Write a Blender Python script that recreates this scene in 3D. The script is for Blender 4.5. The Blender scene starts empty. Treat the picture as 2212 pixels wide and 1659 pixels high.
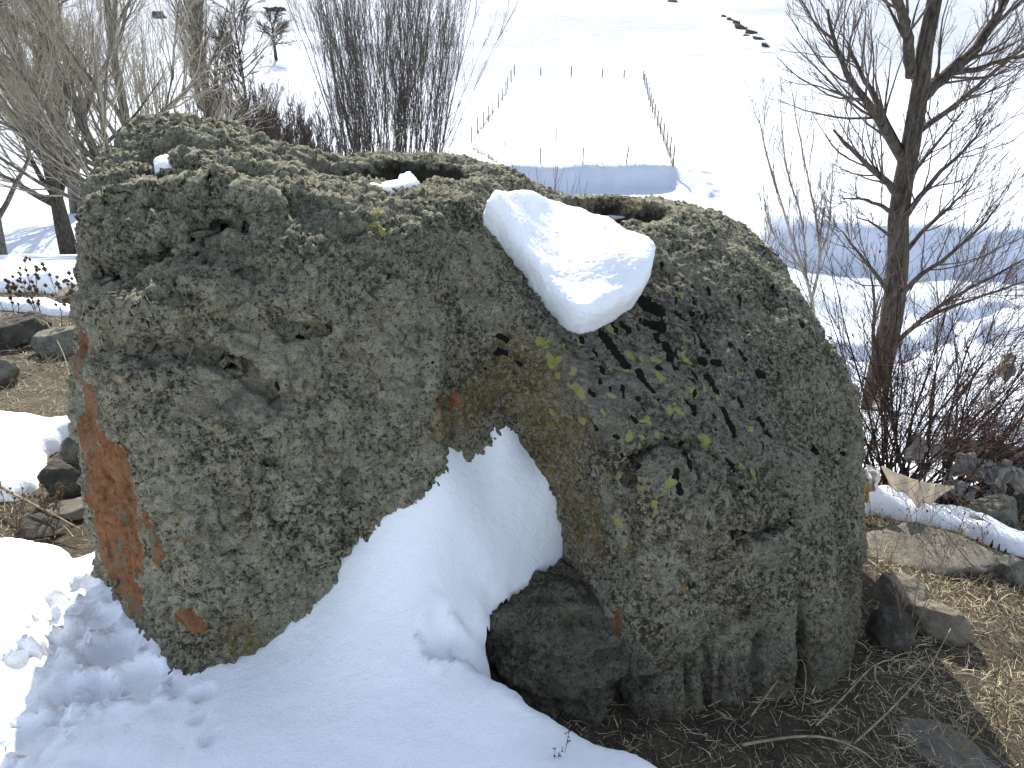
import bpy, math, random
import numpy as np
from mathutils import Vector

# ------------------------------------------------------------------ camera, sky, sun, exposure
scene = bpy.context.scene
COL = scene.collection
CAM_Z, PITCH, FOV = 1.6, math.radians(24.0), math.radians(66.0)
cam_data = bpy.data.cameras.new('camera')
cam_data.sensor_fit = 'HORIZONTAL'
cam_data.angle = FOV
cam_data.clip_start, cam_data.clip_end = 0.05, 4000.0
cam = bpy.data.objects.new('camera', cam_data)
COL.objects.link(cam)
cam.location = (0, 0, CAM_Z)
cam.rotation_euler = (math.pi / 2 - PITCH, 0, 0)
scene.camera = cam

SUN_EL, SUN_AZ = math.radians(35.0), math.radians(-10.5)      # azimuth from +Y, negative = left
world = bpy.data.worlds.new('World')
scene.world = world
world.use_nodes = True
wt = world.node_tree
wt.nodes.clear()
w_out = wt.nodes.new('ShaderNodeOutputWorld')
w_bg = wt.nodes.new('ShaderNodeBackground')
w_sky = wt.nodes.new('ShaderNodeTexSky')
w_sky.sky_type = 'NISHITA'
w_sky.sun_disc = False
w_sky.sun_elevation = SUN_EL
w_sky.sun_rotation = SUN_AZ
w_sky.altitude = 1500
w_sky.dust_density = 2.0
w_hsv = wt.nodes.new('ShaderNodeHueSaturation')
w_hsv.inputs['Saturation'].default_value = 0.62
wt.links.new(w_sky.outputs['Color'], w_hsv.inputs['Color'])
wt.links.new(w_hsv.outputs['Color'], w_bg.inputs['Color'])
w_bg.inputs['Strength'].default_value = 0.13
wt.links.new(w_bg.outputs['Background'], w_out.inputs['Surface'])

sun_data = bpy.data.lights.new('sun', 'SUN')
sun_data.energy = 3.6
sun_data.angle = math.radians(0.53)
sun_data.color = (1.0, 0.955, 0.88)
sun = bpy.data.objects.new('sun', sun_data)
COL.objects.link(sun)
to_sun = Vector((math.sin(SUN_AZ) * math.cos(SUN_EL), math.cos(SUN_AZ) * math.cos(SUN_EL), math.sin(SUN_EL)))
sun.rotation_euler = to_sun.to_track_quat('Z', 'Y').to_euler()
sun.location = to_sun * 50

scene.view_settings.view_transform = 'Standard'
scene.view_settings.look = 'None'
scene.view_settings.exposure = 1.42
scene.view_settings.gamma = 1.0
scene.render.engine = 'CYCLES'
scene.cycles.max_bounces = 6
scene.cycles.diffuse_bounces = 4
scene.cycles.transparent_max_bounces = 8
scene.cycles.use_denoising = True

# ------------------------------------------------------------------ helpers
rng = np.random.default_rng(7)
random.seed(7)
FPX = 1106.0 / math.tan(FOV / 2)
CP, SP = math.cos(PITCH), math.sin(PITCH)

def ray(u, v):
    """direction through a point of the 2212x1659 reference grid"""
    r, up = (u - 1106.0) / FPX, (829.5 - v) / FPX
    return np.array([r, CP + SP * up, -SP + CP * up])

def at(u, v, Y):
    d = ray(u, v)
    return np.array([0, 0, CAM_Z]) + d * (Y / d[1])

def at_z(u, v, z):
    d = ray(u, v)
    return np.array([0, 0, CAM_Z]) + d * ((z - CAM_Z) / d[2])

def smoothstep(a, b, x):
    t = np.clip((x - a) / (b - a), 0, 1)
    return t * t * (3 - 2 * t)

def smax(a, b, k):
    h = np.clip(0.5 + 0.5 * (a - b) / k, 0, 1)
    return b + (a - b) * h + k * h * (1 - h)

def smin(a, b, k):
    return -smax(-a, -b, k)

_P = np.random.default_rng(3).permutation(256).astype(np.int32)
_P = np.concatenate([_P, _P, _P])
_G = np.random.default_rng(5).normal(size=(256, 3))
_G = (_G / np.linalg.norm(_G, axis=1)[:, None]).astype(np.float32)
_G0, _G1, _G2 = [np.ascontiguousarray(_G[:, c]) for c in range(3)]

def perlin(p):
    """3D gradient noise, p (N,3) -> (N,) about -0.7..0.7"""
    p = np.asarray(p, np.float32)
    fl = np.floor(p)
    i = fl.astype(np.int32)
    f = p - fl
    i &= 255
    w = f * f * f * (f * (f * 6 - 15) + 10)
    out = 0
    for dx in (0, 1):
        wx = w[:, 0] if dx else 1 - w[:, 0]
        for dy in (0, 1):
            wy = w[:, 1] if dy else 1 - w[:, 1]
            for dz in (0, 1):
                wz = w[:, 2] if dz else 1 - w[:, 2]
                h = _P[_P[_P[i[:, 0] + dx] + i[:, 1] + dy] + i[:, 2] + dz]
                out = out + wx * wy * wz * (_G0[h] * (f[:, 0] - dx) + _G1[h] * (f[:, 1] - dy) + _G2[h] * (f[:, 2] - dz))
    return out

def fbm(p, scale, octaves=4, gain=0.5, lac=2.03):
    p = np.asarray(p, float) / scale
    a, s = 1.0, 0
    for o in range(octaves):
        s = s + a * perlin(p + 17.3 * o)
        a *= gain
        p = p * lac
    return s

def cells(p, scale, jitter=0.9):
    """worley: F1, F2 and a random number per nearest cell"""
    p = np.asarray(p, float) / scale
    i = np.floor(p).astype(int)
    f = p - i
    n = len(p)
    d1, d2, idd = np.full(n, 9.0), np.full(n, 9.0), np.zeros(n)
    for dx in (-1, 0, 1):
        for dy in (-1, 0, 1):
            for dz in (-1, 0, 1):
                j = (i + (dx, dy, dz)) & 255
                h = _P[_P[_P[j[:, 0]] + j[:, 1]] + j[:, 2]]
                off = 0.5 + jitter * 0.35 * _G[h]
                q = off + (dx, dy, dz) - f
                d = np.sqrt((q * q).sum(1))
                m = d < d1
                d2 = np.where(m, d1, np.minimum(d2, d))
                idd = np.where(m, h / 255.0, idd)
                d1 = np.where(m, d, d1)
    return d1, d2, idd

class TPS:
    """thin plate surface through scattered (a, b) -> c points"""
    def __init__(self, pts, lam=1e-3):
        pts = np.asarray(pts, float)
        self.p = pts[:, :2]
        n = len(pts)
        K = self.phi(self.dist(self.p)) + lam * np.eye(n)
        Q = np.hstack([np.ones((n, 1)), self.p])
        A = np.vstack([np.hstack([K, Q]), np.hstack([Q.T, np.zeros((3, 3))])])
        self.c = np.linalg.solve(A, np.concatenate([pts[:, 2], np.zeros(3)]))
    def dist(self, q):
        return np.sqrt(((q[:, None, :] - self.p[None]) ** 2).sum(2))
    @staticmethod
    def phi(r):
        return np.where(r > 1e-9, r * r * np.log(np.maximum(r, 1e-9)), 0)
    def __call__(self, a, b):
        a, b = np.broadcast_arrays(np.asarray(a, float), np.asarray(b, float))
        q = np.stack([a.ravel(), b.ravel()], 1)
        out = np.empty(len(q))
        n = len(self.p)
        for s in range(0, len(q), 60000):
            qq = q[s:s + 60000]
            out[s:s + 60000] = self.phi(self.dist(qq)) @ self.c[:n] + self.c[n] + qq @ self.c[n + 1:]
        return out.reshape(a.shape)

def mesh_object(name, verts, quads=None, tris=None, mat=None, parent=None, smooth=True, attrs=None):
    me = bpy.data.meshes.new(name)
    verts = np.asarray(verts, np.float32)
    polys, starts, n0 = [], [], 0
    for arr, k in ((quads, 4), (tris, 3)):
        if arr is not None and len(arr):
            arr = np.asarray(arr, np.int32)
            polys.append(arr.ravel())
            starts.append(n0 + np.arange(len(arr), dtype=np.int32) * k)
            n0 += arr.size
    loops, starts = np.concatenate(polys), np.concatenate(starts)
    me.vertices.add(len(verts))
    me.vertices.foreach_set('co', verts.ravel())
    me.loops.add(len(loops))
    me.loops.foreach_set('vertex_index', loops)
    me.polygons.add(len(starts))
    me.polygons.foreach_set('loop_start', starts)
    me.update(calc_edges=True)
    if smooth:
        me.polygons.foreach_set('use_smooth', np.ones(len(starts), bool))
    for k, a in (attrs or {}).items():
        at_ = me.attributes.new(k, 'FLOAT', 'POINT')
        at_.data.foreach_set('value', np.asarray(a, np.float32))
    me.validate()
    o = bpy.data.objects.new(name, me)
    COL.objects.link(o)
    if mat is not None:
        me.materials.append(mat)
    if parent is not None:
        o.parent = parent
    return o

def tag(o, label=None, cat=None, group=None, kind=None):
    for k, v in (('label', label), ('category', cat), ('group', group), ('kind', kind)):
        if v:
            o[k] = v
    return o

def empty(name, loc=(0, 0, 0)):
    o = bpy.data.objects.new(name, None)
    o.empty_display_size = 0.1
    COL.objects.link(o)
    o.location = loc
    return o

def recentre(o, loc):
    """move a mesh object's origin to loc without moving the mesh"""
    loc = np.asarray(loc, np.float32)
    me = o.data
    co = np.empty(len(me.vertices) * 3, np.float32)
    me.vertices.foreach_get('co', co)
    co = co.reshape(-1, 3) - loc
    me.vertices.foreach_set('co', co.ravel())
    me.update()
    o.location = [float(c) for c in loc]
    return o

def grid_quads(nu, nv):
    a = np.arange(nu * nv).reshape(nu, nv)
    return np.stack([a[:-1, :-1], a[1:, :-1], a[1:, 1:], a[:-1, 1:]], -1).reshape(-1, 4)

def vert_normals(V, Q):
    n = np.cross(V[Q[:, 2]] - V[Q[:, 0]], V[Q[:, 3]] - V[Q[:, 1]])
    out = np.zeros_like(V)
    for k in range(4):
        for c in range(3):
            out[:, c] += np.bincount(Q[:, k], n[:, c], len(V))
    return out / np.maximum(np.linalg.norm(out, axis=1), 1e-12)[:, None]

def surface_nets(F, org, h):
    ins = F < 0
    nx, ny, nz = F.shape
    corner = [(i, j, k) for i in (0, 1) for j in (0, 1) for k in (0, 1)]
    s = np.zeros((nx - 1, ny - 1, nz - 1), np.int8)
    for c in corner:
        s += ins[c[0]:nx - 1 + c[0], c[1]:ny - 1 + c[1], c[2]:nz - 1 + c[2]]
    act = np.argwhere((s > 0) & (s < 8))
    vals = np.stack([F[act[:, 0] + c[0], act[:, 1] + c[1], act[:, 2] + c[2]] for c in corner], 1)
    acc, cnt = np.zeros((len(act), 3)), np.zeros(len(act))
    for a in range(8):
        for b in range(a + 1, 8):
            ca, cb = np.array(corner[a]), np.array(corner[b])
            if np.abs(ca - cb).sum() != 1:
                continue
            va, vb = vals[:, a], vals[:, b]
            m = (va < 0) != (vb < 0)
            t = np.where(m, va / np.where(m, va - vb, 1), 0)
            acc += np.where(m[:, None], ca + t[:, None] * (cb - ca), 0)
            cnt += m
    V = np.asarray(org) + h * (act + acc / cnt[:, None])
    idx = np.full(s.shape, -1, np.int32)
    idx[tuple(act.T)] = np.arange(len(act))
    quads = []
    for ax in range(3):
        o1, o2 = [(1, 2), (2, 0), (0, 1)][ax]
        lo = [slice(1, n - 1) for n in F.shape]
        hi = list(lo)
        lo[ax], hi[ax] = slice(0, F.shape[ax] - 1), slice(1, F.shape[ax])
        A, B = ins[tuple(lo)], ins[tuple(hi)]
        for flip, m in ((False, A & ~B), (True, ~A & B)):
            e = np.argwhere(m)
            e[:, o1] += 1
            e[:, o2] += 1
            q = []
            for d1, d2 in ((-1, -1), (0, -1), (0, 0), (-1, 0)):
                c = e.copy()
                c[:, o1] += d1
                c[:, o2] += d2
                q.append(idx[tuple(c.T)])
            q = np.stack(q, 1)
            quads.append(q[:, ::-1] if flip else q)
    return V, np.concatenate(quads)

def subdivide(V, Q):
    """one Catmull-Clark like step on a closed quad mesh"""
    n = len(V)
    E = np.concatenate([Q[:, [0, 1]], Q[:, [1, 2]], Q[:, [2, 3]], Q[:, [3, 0]]])
    Es = np.sort(E, 1)
    key = Es[:, 0].astype(np.int64) * n + Es[:, 1]
    uk, inv = np.unique(key, return_inverse=True)
    ea, eb = (uk // n).astype(np.int64), (uk % n).astype(np.int64)
    fc = V[Q].mean(1)
    m = len(Q)
    inv = inv.reshape(4, m)
    fsum = np.zeros((len(uk), 3))
    fcnt = np.bincount(inv.ravel(), minlength=len(uk))
    for c in range(3):
        fsum[:, c] = np.bincount(inv.ravel(), np.tile(fc[:, c], 4), len(uk))
    mid = (V[ea] + V[eb]) / 2
    ev = np.where((fcnt == 2)[:, None], 0.5 * mid + 0.5 * fsum / np.maximum(fcnt, 1)[:, None], mid)
    val = np.bincount(np.concatenate([ea, eb]), minlength=n).astype(float)
    R = np.zeros((n, 3)); Fm = np.zeros((n, 3)); nf = np.bincount(Q.ravel(), minlength=n).astype(float)
    for c in range(3):
        R[:, c] = np.bincount(np.concatenate([ea, eb]), np.tile(mid[:, c], 2), n)
        Fm[:, c] = np.bincount(Q.ravel(), np.repeat(fc[:, c], 4), n)
    R /= val[:, None]
    Fm /= nf[:, None]
    Vn = (Fm + 2 * R + (val - 3)[:, None] * V) / val[:, None]
    e0, e1, e2, e3 = [n + inv[k] for k in range(4)]
    f = n + len(uk) + np.arange(m)
    Qn = np.concatenate([np.stack([Q[:, 0], e0, f, e3], 1), np.stack([Q[:, 1], e1, f, e0], 1),
                         np.stack([Q[:, 2], e2, f, e1], 1), np.stack([Q[:, 3], e3, f, e2], 1)])
    return np.concatenate([Vn, ev, fc]), Qn

def seg_dist(P, poly, closed=False):
    """distance from points (N,k) to a polyline"""
    poly = np.asarray(poly, float)
    if closed:
        poly = np.vstack([poly, poly[:1]])
    d = np.full(len(P), 1e9)
    for a, b in zip(poly[:-1], poly[1:]):
        ab = b - a
        t = np.clip(((P - a) @ ab) / max(ab @ ab, 1e-12), 0, 1)
        q = P - a - t[:, None] * ab
        d = np.minimum(d, (q * q).sum(1))
    return np.sqrt(d)

def in_poly(P, poly):
    poly = np.asarray(poly, float)
    c = np.zeros(len(P), bool)
    for a, b in zip(poly, np.roll(poly, -1, 0)):
        m = (a[1] > P[:, 1]) != (b[1] > P[:, 1])
        c ^= m & (P[:, 0] < (b[0] - a[0]) * (P[:, 1] - a[1]) / ((b[1] - a[1]) or 1e-9) + a[0])
    return c

def signed_poly(P, poly):
    """positive inside"""
    d = seg_dist(P, poly, True)
    return np.where(in_poly(P, poly), d, -d)

# ------------------------------------------------------------------ materials
class Nodes:
    def __init__(self, name):
        self.m = bpy.data.materials.new(name)
        self.m.use_nodes = True
        self.t = self.m.node_tree
        self.t.nodes.clear()
        self.out = self.t.nodes.new('ShaderNodeOutputMaterial')
        self.b = self.t.nodes.new('ShaderNodeBsdfPrincipled')
        self.t.links.new(self.b.outputs[0], self.out.inputs['Surface'])
        self.co = self.t.nodes.new('ShaderNodeTexCoord').outputs['Object']
    def link(self, a, b):
        self.t.links.new(a, b)
    def put(self, sock, v):
        if isinstance(v, bpy.types.NodeSocket):
            self.link(v, sock)
        elif v is not None:
            if sock.type == 'RGBA' and len(v) == 3:
                v = (*v, 1)
            sock.default_value = v
    def noise(self, scale, detail=4, rough=0.55, dist=0.0, co=None, col=False):
        n = self.t.nodes.new('ShaderNodeTexNoise')
        self.link(co or self.co, n.inputs['Vector'])
        n.inputs['Scale'].default_value = scale
        n.inputs['Detail'].default_value = detail
        n.inputs['Roughness'].default_value = rough
        n.inputs['Distortion'].default_value = dist
        return n.outputs['Color' if col else 'Fac']
    def voro(self, scale, feature='F1', out='Distance', co=None, rnd=1.0):
        n = self.t.nodes.new('ShaderNodeTexVoronoi')
        n.feature = feature
        self.link(co or self.co, n.inputs['Vector'])
        n.inputs['Scale'].default_value = scale
        n.inputs['Randomness'].default_value = rnd
        return n.outputs[out]
    def ramp(self, fac, a, b, ca=0.0, cb=1.0):
        n = self.t.nodes.new('ShaderNodeMapRange')
        n.interpolation_type = 'SMOOTHSTEP'
        self.put(n.inputs['Value'], fac)
        for k, v in zip(('From Min', 'From Max', 'To Min', 'To Max'), (a, b, ca, cb)):
            n.inputs[k].default_value = v
        return n.outputs['Result']
    def math(self, op, a, b=0.0, c=None):
        n = self.t.nodes.new('ShaderNodeMath')
        n.operation = op
        self.put(n.inputs[0], a)
        self.put(n.inputs[1], b)
        if c is not None:
            self.put(n.inputs[2], c)
        return n.outputs[0]
    def mix(self, f, a, b, mode='MIX'):
        n = self.t.nodes.new('ShaderNodeMix')
        n.data_type = 'RGBA'
        n.blend_type = mode
        self.put(n.inputs['Factor'], f)
        self.put(n.inputs['A'] if False else n.inputs[6], a)
        self.put(n.inputs[7], b)
        return n.outputs[2]
    def attr(self, name):
        n = self.t.nodes.new('ShaderNodeAttribute')
        n.attribute_name = name
        return n.outputs['Fac']
    def warp(self, amount, scale):
        n = self.t.nodes.new('ShaderNodeVectorMath')
        n.operation = 'MULTIPLY_ADD'
        self.link(self.noise(scale, 3, col=True), n.inputs[0])
        n.inputs[1].default_value = (amount,) * 3
        self.link(self.co, n.inputs[2])
        return n.outputs[0]
    def stretch(self, s):
        n = self.t.nodes.new('ShaderNodeMapping')
        self.link(self.co, n.inputs['Vector'])
        n.inputs['Scale'].default_value = s
        return n.outputs[0]
    def bump(self, height, strength, dist, normal=None):
        n = self.t.nodes.new('ShaderNodeBump')
        n.inputs['Strength'].default_value = strength
        n.inputs['Distance'].default_value = dist
        self.put(n.inputs['Height'], height)
        if normal is not None:
            self.link(normal, n.inputs['Normal'])
        return n.outputs[0]
    def done(self, color=None, rough=0.9, normal=None, spec=0.2):
        self.put(self.b.inputs['Base Color'], color)
        self.put(self.b.inputs['Roughness'], rough)
        self.b.inputs['Specular IOR Level'].default_value = spec
        if normal is not None:
            self.link(normal, self.b.inputs['Normal'])
        return self.m

def mat_snow(name, sub=0.0, fine=220.0, bump=0.004):
    n = Nodes(name)
    c = n.mix(n.noise(3.0, 4), (0.86, 0.88, 0.91), (0.92, 0.93, 0.945))
    g = n.noise(fine, 3, 0.7)
    g2 = n.noise(fine / 7, 3, 0.6)
    nor = n.bump(g2, 0.35, bump * 3, n.bump(g, 0.6, bump))
    if sub:
        n.b.inputs['Subsurface Weight'].default_value = sub
        n.b.inputs['Subsurface Radius'].default_value = (0.03, 0.034, 0.04)
        n.b.inputs['Subsurface Scale'].default_value = 1.0
    return n.done(c, 0.55, nor, 0.25)

def mat_plain(name, a, b, scale=8.0, rough=0.9, bump=0.4, bscale=60, bdist=0.004, stretch=None):
    n = Nodes(name)
    co = n.stretch(stretch) if stretch else None
    f = n.noise(scale, 5, 0.6, co=co)
    c = n.mix(n.ramp(f, 0.3, 0.7), a, b)
    return n.done(c, rough, n.bump(n.noise(bscale, 4, 0.65, co=co), bump, bdist))
# ------------------------------------------------------------------ the carved boulder
def P3(rows):
    return [at(u, v, Y) for u, v, Y in rows]

# top relief: points of the reference grid with their distance along +Y
TOPC = [
    # far and left hump
    (250, 335, 2.45), (300, 285, 2.6), (380, 252, 2.7), (440, 262, 2.72), (500, 292, 2.68), (560, 318, 2.6),
    (640, 345, 2.55), (230, 390, 2.3), (330, 345, 2.32), (360, 352, 2.28), (420, 330, 2.4), (520, 345, 2.4), (600, 375, 2.25),
    (320, 300, 2.5),
    (200, 460, 2.12), (280, 430, 2.08), (380, 400, 2.12), (500, 400, 2.08), (620, 420, 2.02), (720, 440, 1.98),
    (240, 520, 1.95), (340, 490, 1.88), (460, 465, 1.88), (600, 470, 1.88), (740, 490, 1.9), (850, 480, 1.93), (940, 490, 1.98),
    # left plateau
    (700, 350, 2.85), (780, 338, 2.95), (860, 342, 2.95), (950, 348, 2.95), (1040, 360, 2.9), (1100, 372, 2.8),
    (700, 400, 2.25), (820, 395, 2.4), (960, 385, 2.45), (860, 440, 2.08), (960, 430, 2.15), (1040, 400, 2.5),
    (1020, 450, 2.15), (1080, 420, 2.4), (1120, 395, 2.6),
    # right end of the plateau rolling down into the notch
    (1060, 480, 2.22), (1100, 560, 2.14), (1140, 640, 2.06), (1130, 470, 2.42),
    # floor of the notch and the ramp
    (1160, 520, 2.36), (1200, 600, 2.2), (1230, 680, 2.06), (1180, 700, 1.98), (1220, 760, 1.93),
    (1300, 560, 2.25), (1300, 660, 2.08), (1300, 780, 1.9), (1280, 850, 1.8),
    (1380, 620, 2.12), (1400, 720, 2.0), (1400, 820, 1.87), (1380, 920, 1.75), (1460, 930, 1.76), (1540, 960, 1.76),
    (1500, 620, 2.2), (1500, 740, 2.03), (1520, 850, 1.88), (1620, 720, 2.12), (1640, 850, 1.96), (1650, 950, 1.84),
    (1600, 600, 2.32), (1700, 700, 2.25), (1760, 820, 2.13), (1780, 920, 2.02),
    # right plateau
    (1160, 425, 2.85), (1250, 425, 2.8), (1340, 424, 2.8), (1430, 436, 2.78), (1500, 452, 2.72), (1560, 490, 2.62),
    (1250, 470, 2.55), (1360, 505, 2.35), (1440, 520, 2.35), (1520, 540, 2.38), (1300, 500, 2.4),
]
top_pts = [(p[0], p[1], p[2]) for p in P3(TOPC)]
# the unseen back of the top
for x in (-1.3, -0.7, -0.1, 0.5, 1.0):
    top_pts.append((x, 3.3, 1.05 if x < 0 else 0.85))
top_f = TPS(top_pts, 2e-4)

# front relief
FRC = [
    # left block face
    (300, 520, 1.86), (420, 500, 1.84), (560, 500, 1.82), (720, 520, 1.85), (860, 530, 1.88), (960, 560, 1.93), (1040, 600, 1.99),
    (230, 600, 1.88), (330, 600, 1.78), (460, 600, 1.74), (620, 600, 1.76), (800, 610, 1.8), (940, 650, 1.86),
    (190, 700, 1.9), (300, 720, 1.70), (460, 720, 1.68), (640, 720, 1.71), (820, 720, 1.76), (960, 740, 1.82), (1060, 730, 1.93),
    (200, 800, 1.82), (320, 840, 1.64), (480, 840, 1.64), (660, 840, 1.68), (840, 850, 1.74), (940, 860, 1.77),
    (250, 950, 1.68), (340, 960, 1.58), (500, 960, 1.60), (680, 960, 1.65), (840, 970, 1.71), (940, 960, 1.74),
    (180, 960, 1.88), (190, 1100, 1.86),
    (300, 1060, 1.66), (350, 1090, 1.54), (520, 1090, 1.57), (700, 1090, 1.63), (850, 1060, 1.69), (935, 1050, 1.725),
    (260, 1150, 1.72), (345, 1180, 1.54), (520, 1200, 1.55), (700, 1190, 1.61), (790, 1120, 1.66),
    (230, 1250, 1.80), (340, 1270, 1.58), (400, 1330, 1.50), (520, 1320, 1.53), (640, 1320, 1.58),
    (300, 1330, 1.66), (390, 1430, 1.50), (480, 1430, 1.51), (560, 1400, 1.54), (760, 1200, 1.66),
    (320, 1480, 1.6), (500, 1560, 1.5), (700, 1500, 1.6), (820, 1350, 1.68), (900, 1200, 1.74),
    # recess between the two blocks
    (1000, 900, 1.84), (1000, 1000, 1.84), (1000, 1100, 1.84), (1080, 820, 1.92), (1100, 900, 1.95), (1100, 1000, 1.96), (1100, 1150, 1.96),
    (1170, 800, 1.88), (1190, 900, 1.88), (1200, 1000, 1.89), (1210, 1150, 1.88), (1230, 1280, 1.86), (1150, 1300, 1.92), (1100, 1450, 1.92),
    (1250, 1400, 1.80), (1270, 1500, 1.76), (960, 1250, 1.84), (940, 1400, 1.84),
    # right block: left corner and face
    (1260, 900, 1.80), (1270, 1000, 1.78), (1280, 1150, 1.76), (1290, 1300, 1.70), (1310, 1450, 1.64),
    (1340, 960, 1.72), (1345, 1050, 1.68), (1345, 1200, 1.63), (1345, 1350, 1.58), (1350, 1500, 1.55), (1400, 1600, 1.53),
    (1450, 1000, 1.66), (1470, 1150, 1.60), (1480, 1300, 1.56), (1480, 1450, 1.54), (1520, 1550, 1.54),
    (1580, 1030, 1.70), (1600, 1200, 1.63), (1600, 1350, 1.59), (1620, 1480, 1.57),
    (1700, 1030, 1.78), (1720, 1200, 1.69), (1720, 1350, 1.64), (1740, 1460, 1.62),
    (1790, 1080, 1.86), (1800, 1200, 1.75), (1805, 1350, 1.69), (1820, 1450, 1.67),
    (1840, 1100, 1.96), (1845, 1250, 1.82), (1845, 1380, 1.75),
]
fr = P3(FRC)
front_pts = [(p[0], p[2], p[1]) for p in fr]
for x, Y in ((-1.6, 3.0), (1.6, 3.0)):
    for z in (-0.2, 0.4, 1.0):
        front_pts.append((x, z, Y))
front_f = TPS(front_pts, 2e-4)

# silhouettes left and right
SL = P3([(225, 330, 2.5), (190, 400, 2.42), (142, 465, 2.35), (132, 530, 2.3), (200, 600, 2.25), (180, 645, 2.22), (130, 720, 2.16),
         (150, 790, 2.1), (160, 900, 2.03), (162, 1020, 1.98), (168, 1100, 1.95), (195, 1230, 1.88), (205, 1300, 1.85)])
SR = P3([(1580, 470, 2.75), (1640, 520, 2.65), (1715, 600, 2.52), (1740, 670, 2.45), (1775, 740, 2.38), (1830, 830, 2.3), (1860, 930, 2.22),
         (1864, 1050, 2.10), (1862, 1200, 1.98), (1862, 1300, 1.92), (1868, 1420, 1.86)])
def profile(S, z):
    S = np.array(sorted([(p[2], p[0]) for p in S]))
    return np.interp(z, S[:, 0], S[:, 1])

H = 0.0127
ORG = np.array([-1.62, 1.28, -0.35])
NX, NY, NZ = int(2.95 / H), int(2.15 / H), int(1.86 / H)
gx = ORG[0] + H * np.arange(NX)
gy = ORG[1] + H * np.arange(NY)
gz = ORG[2] + H * np.arange(NZ)

TZ = top_f(gx[:, None], gy[None, :])
def dish(cx, cy, rx, ry, depth, rot=0.0, edge=0.35):
    """a hollow worn into the top"""
    X, Y = gx[:, None] - cx, gy[None, :] - cy
    c, s = math.cos(rot), math.sin(rot)
    r = np.hypot((X * c + Y * s) / rx, (-X * s + Y * c) / ry)
    r = r + 0.16 * perlin(np.stack([(X * 9 + 0 * Y).ravel(), (Y * 9 + 0 * X).ravel(), np.full(X.size * Y.size, 3.3)], 1)).reshape(r.shape)
    return -depth * (1 - smoothstep(1 - edge, 1 + edge * 0.4, r))
b1 = at(830, 402, 2.42)
b2 = at(1330, 462, 2.6)
b3 = at(350, 340, 2.36)
TZ_FLAT = TZ
TZ = TZ + dish(b1[0] + 0.01, b1[1] + 0.05, 0.25, 0.17, 0.135, 0.12, 0.22) + dish(at(940, 390, 2.5)[0] - 0.02, 2.56, 0.10, 0.08, 0.07)
TZ = TZ + dish(b2[0], b2[1], 0.17, 0.13, 0.12, -0.15, 0.22) + dish(b3[0], b3[1] + 0.03, 0.09, 0.08, 0.05)
FY = front_f(gx[:, None], gz[None, :])

def slope(A, h):
    a, b = np.gradient(A, h)
    return np.sqrt(1 + np.minimum(a * a + b * b, 9.0))

F = ((FY[:, None, :] - gy[None, :, None]) / slope(FY, H)[:, None, :]).astype(np.float32)
G = ((gz[None, None, :] - TZ[:, :, None]) / slope(TZ, H)[:, :, None]).astype(np.float32)
F = smax(F, G, 0.05).astype(np.float32)
xl, xr = profile(SL, gz), profile(SR, gz)
F = smax(F, (xl[None, None, :] - gx[:, None, None]).astype(np.float32), 0.06).astype(np.float32)
F = smax(F, (gx[:, None, None] - xr[None, None, :]).astype(np.float32), 0.04).astype(np.float32)
F = smax(F, (gy[None, :, None] - 3.05 - 0.1 * np.sin(gx * 3)[:, None, None]).astype(np.float32), 0.2).astype(np.float32)
F[:, :, 0] = np.maximum(F[:, :, 0], 0.001)
F[0], F[-1] = np.maximum(F[0], .001), np.maximum(F[-1], .001)
F[:, 0], F[:, -1] = np.maximum(F[:, 0], .001), np.maximum(F[:, -1], .001)

def sampleF(p):
    q = (p - ORG) / H
    i = np.clip(np.floor(q).astype(int), 0, np.array(F.shape) - 2)
    f = np.clip(q - i, 0, 1)
    o = 0
    for a in (0, 1):
        for b in (0, 1):
            for c in (0, 1):
                w = (f[:, 0] if a else 1 - f[:, 0]) * (f[:, 1] if b else 1 - f[:, 1]) * (f[:, 2] if c else 1 - f[:, 2])
                o = o + w * F[i[:, 0] + a, i[:, 1] + b, i[:, 2] + c]
    return o

def hit(u, v):
    """where the line of sight through (u, v) meets the boulder"""
    d = ray(u, v)
    t = np.arange(1.2, 4.0, 0.004)
    p = np.array([0, 0, CAM_Z]) + d * t[:, None]
    ok = np.all((p > ORG) & (p < ORG + H * (np.array(F.shape) - 1)), 1)
    val = np.where(ok, sampleF(p), 1.0)
    k = np.argmax(val < 0)
    return p[k] if val[k] < 0 else None

def hits(poly):
    return np.array([h for h in (hit(u, v) for u, v in poly) if h is not None])

V, Q = surface_nets(F, ORG, H)
V, Q = subdivide(V, Q)
N = vert_normals(V, Q)

# broad undulation
up = np.clip(N[:, 2], 0, 1)
topness = smoothstep(0.35, 0.75, N[:, 2])
px = V[:, 0]
front = np.clip(-N[:, 1], 0, 1)
disp = 0.020 * fbm(V, 0.30, 3) + 0.012 * fbm(V + 5, 0.11, 3)
leftness = smoothstep(0.05, -0.5, V[:, 0])
disp += leftness * 0.022 * fbm(V + 9, 0.16, 4, 0.6)
dg = np.stack([V[:, 0] * 0.9 + V[:, 2] * 0.45, V[:, 1], V[:, 2] * 0.9 - V[:, 0] * 0.45], 1) * (0.55, 1, 1.3)
disp += (0.3 + 0.7 * leftness) * 0.016 * (0.75 - np.abs(2.2 * fbm(dg + 4, 0.15, 3)))
V = V + N * disp[:, None]
N = vert_normals(V, Q)

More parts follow.
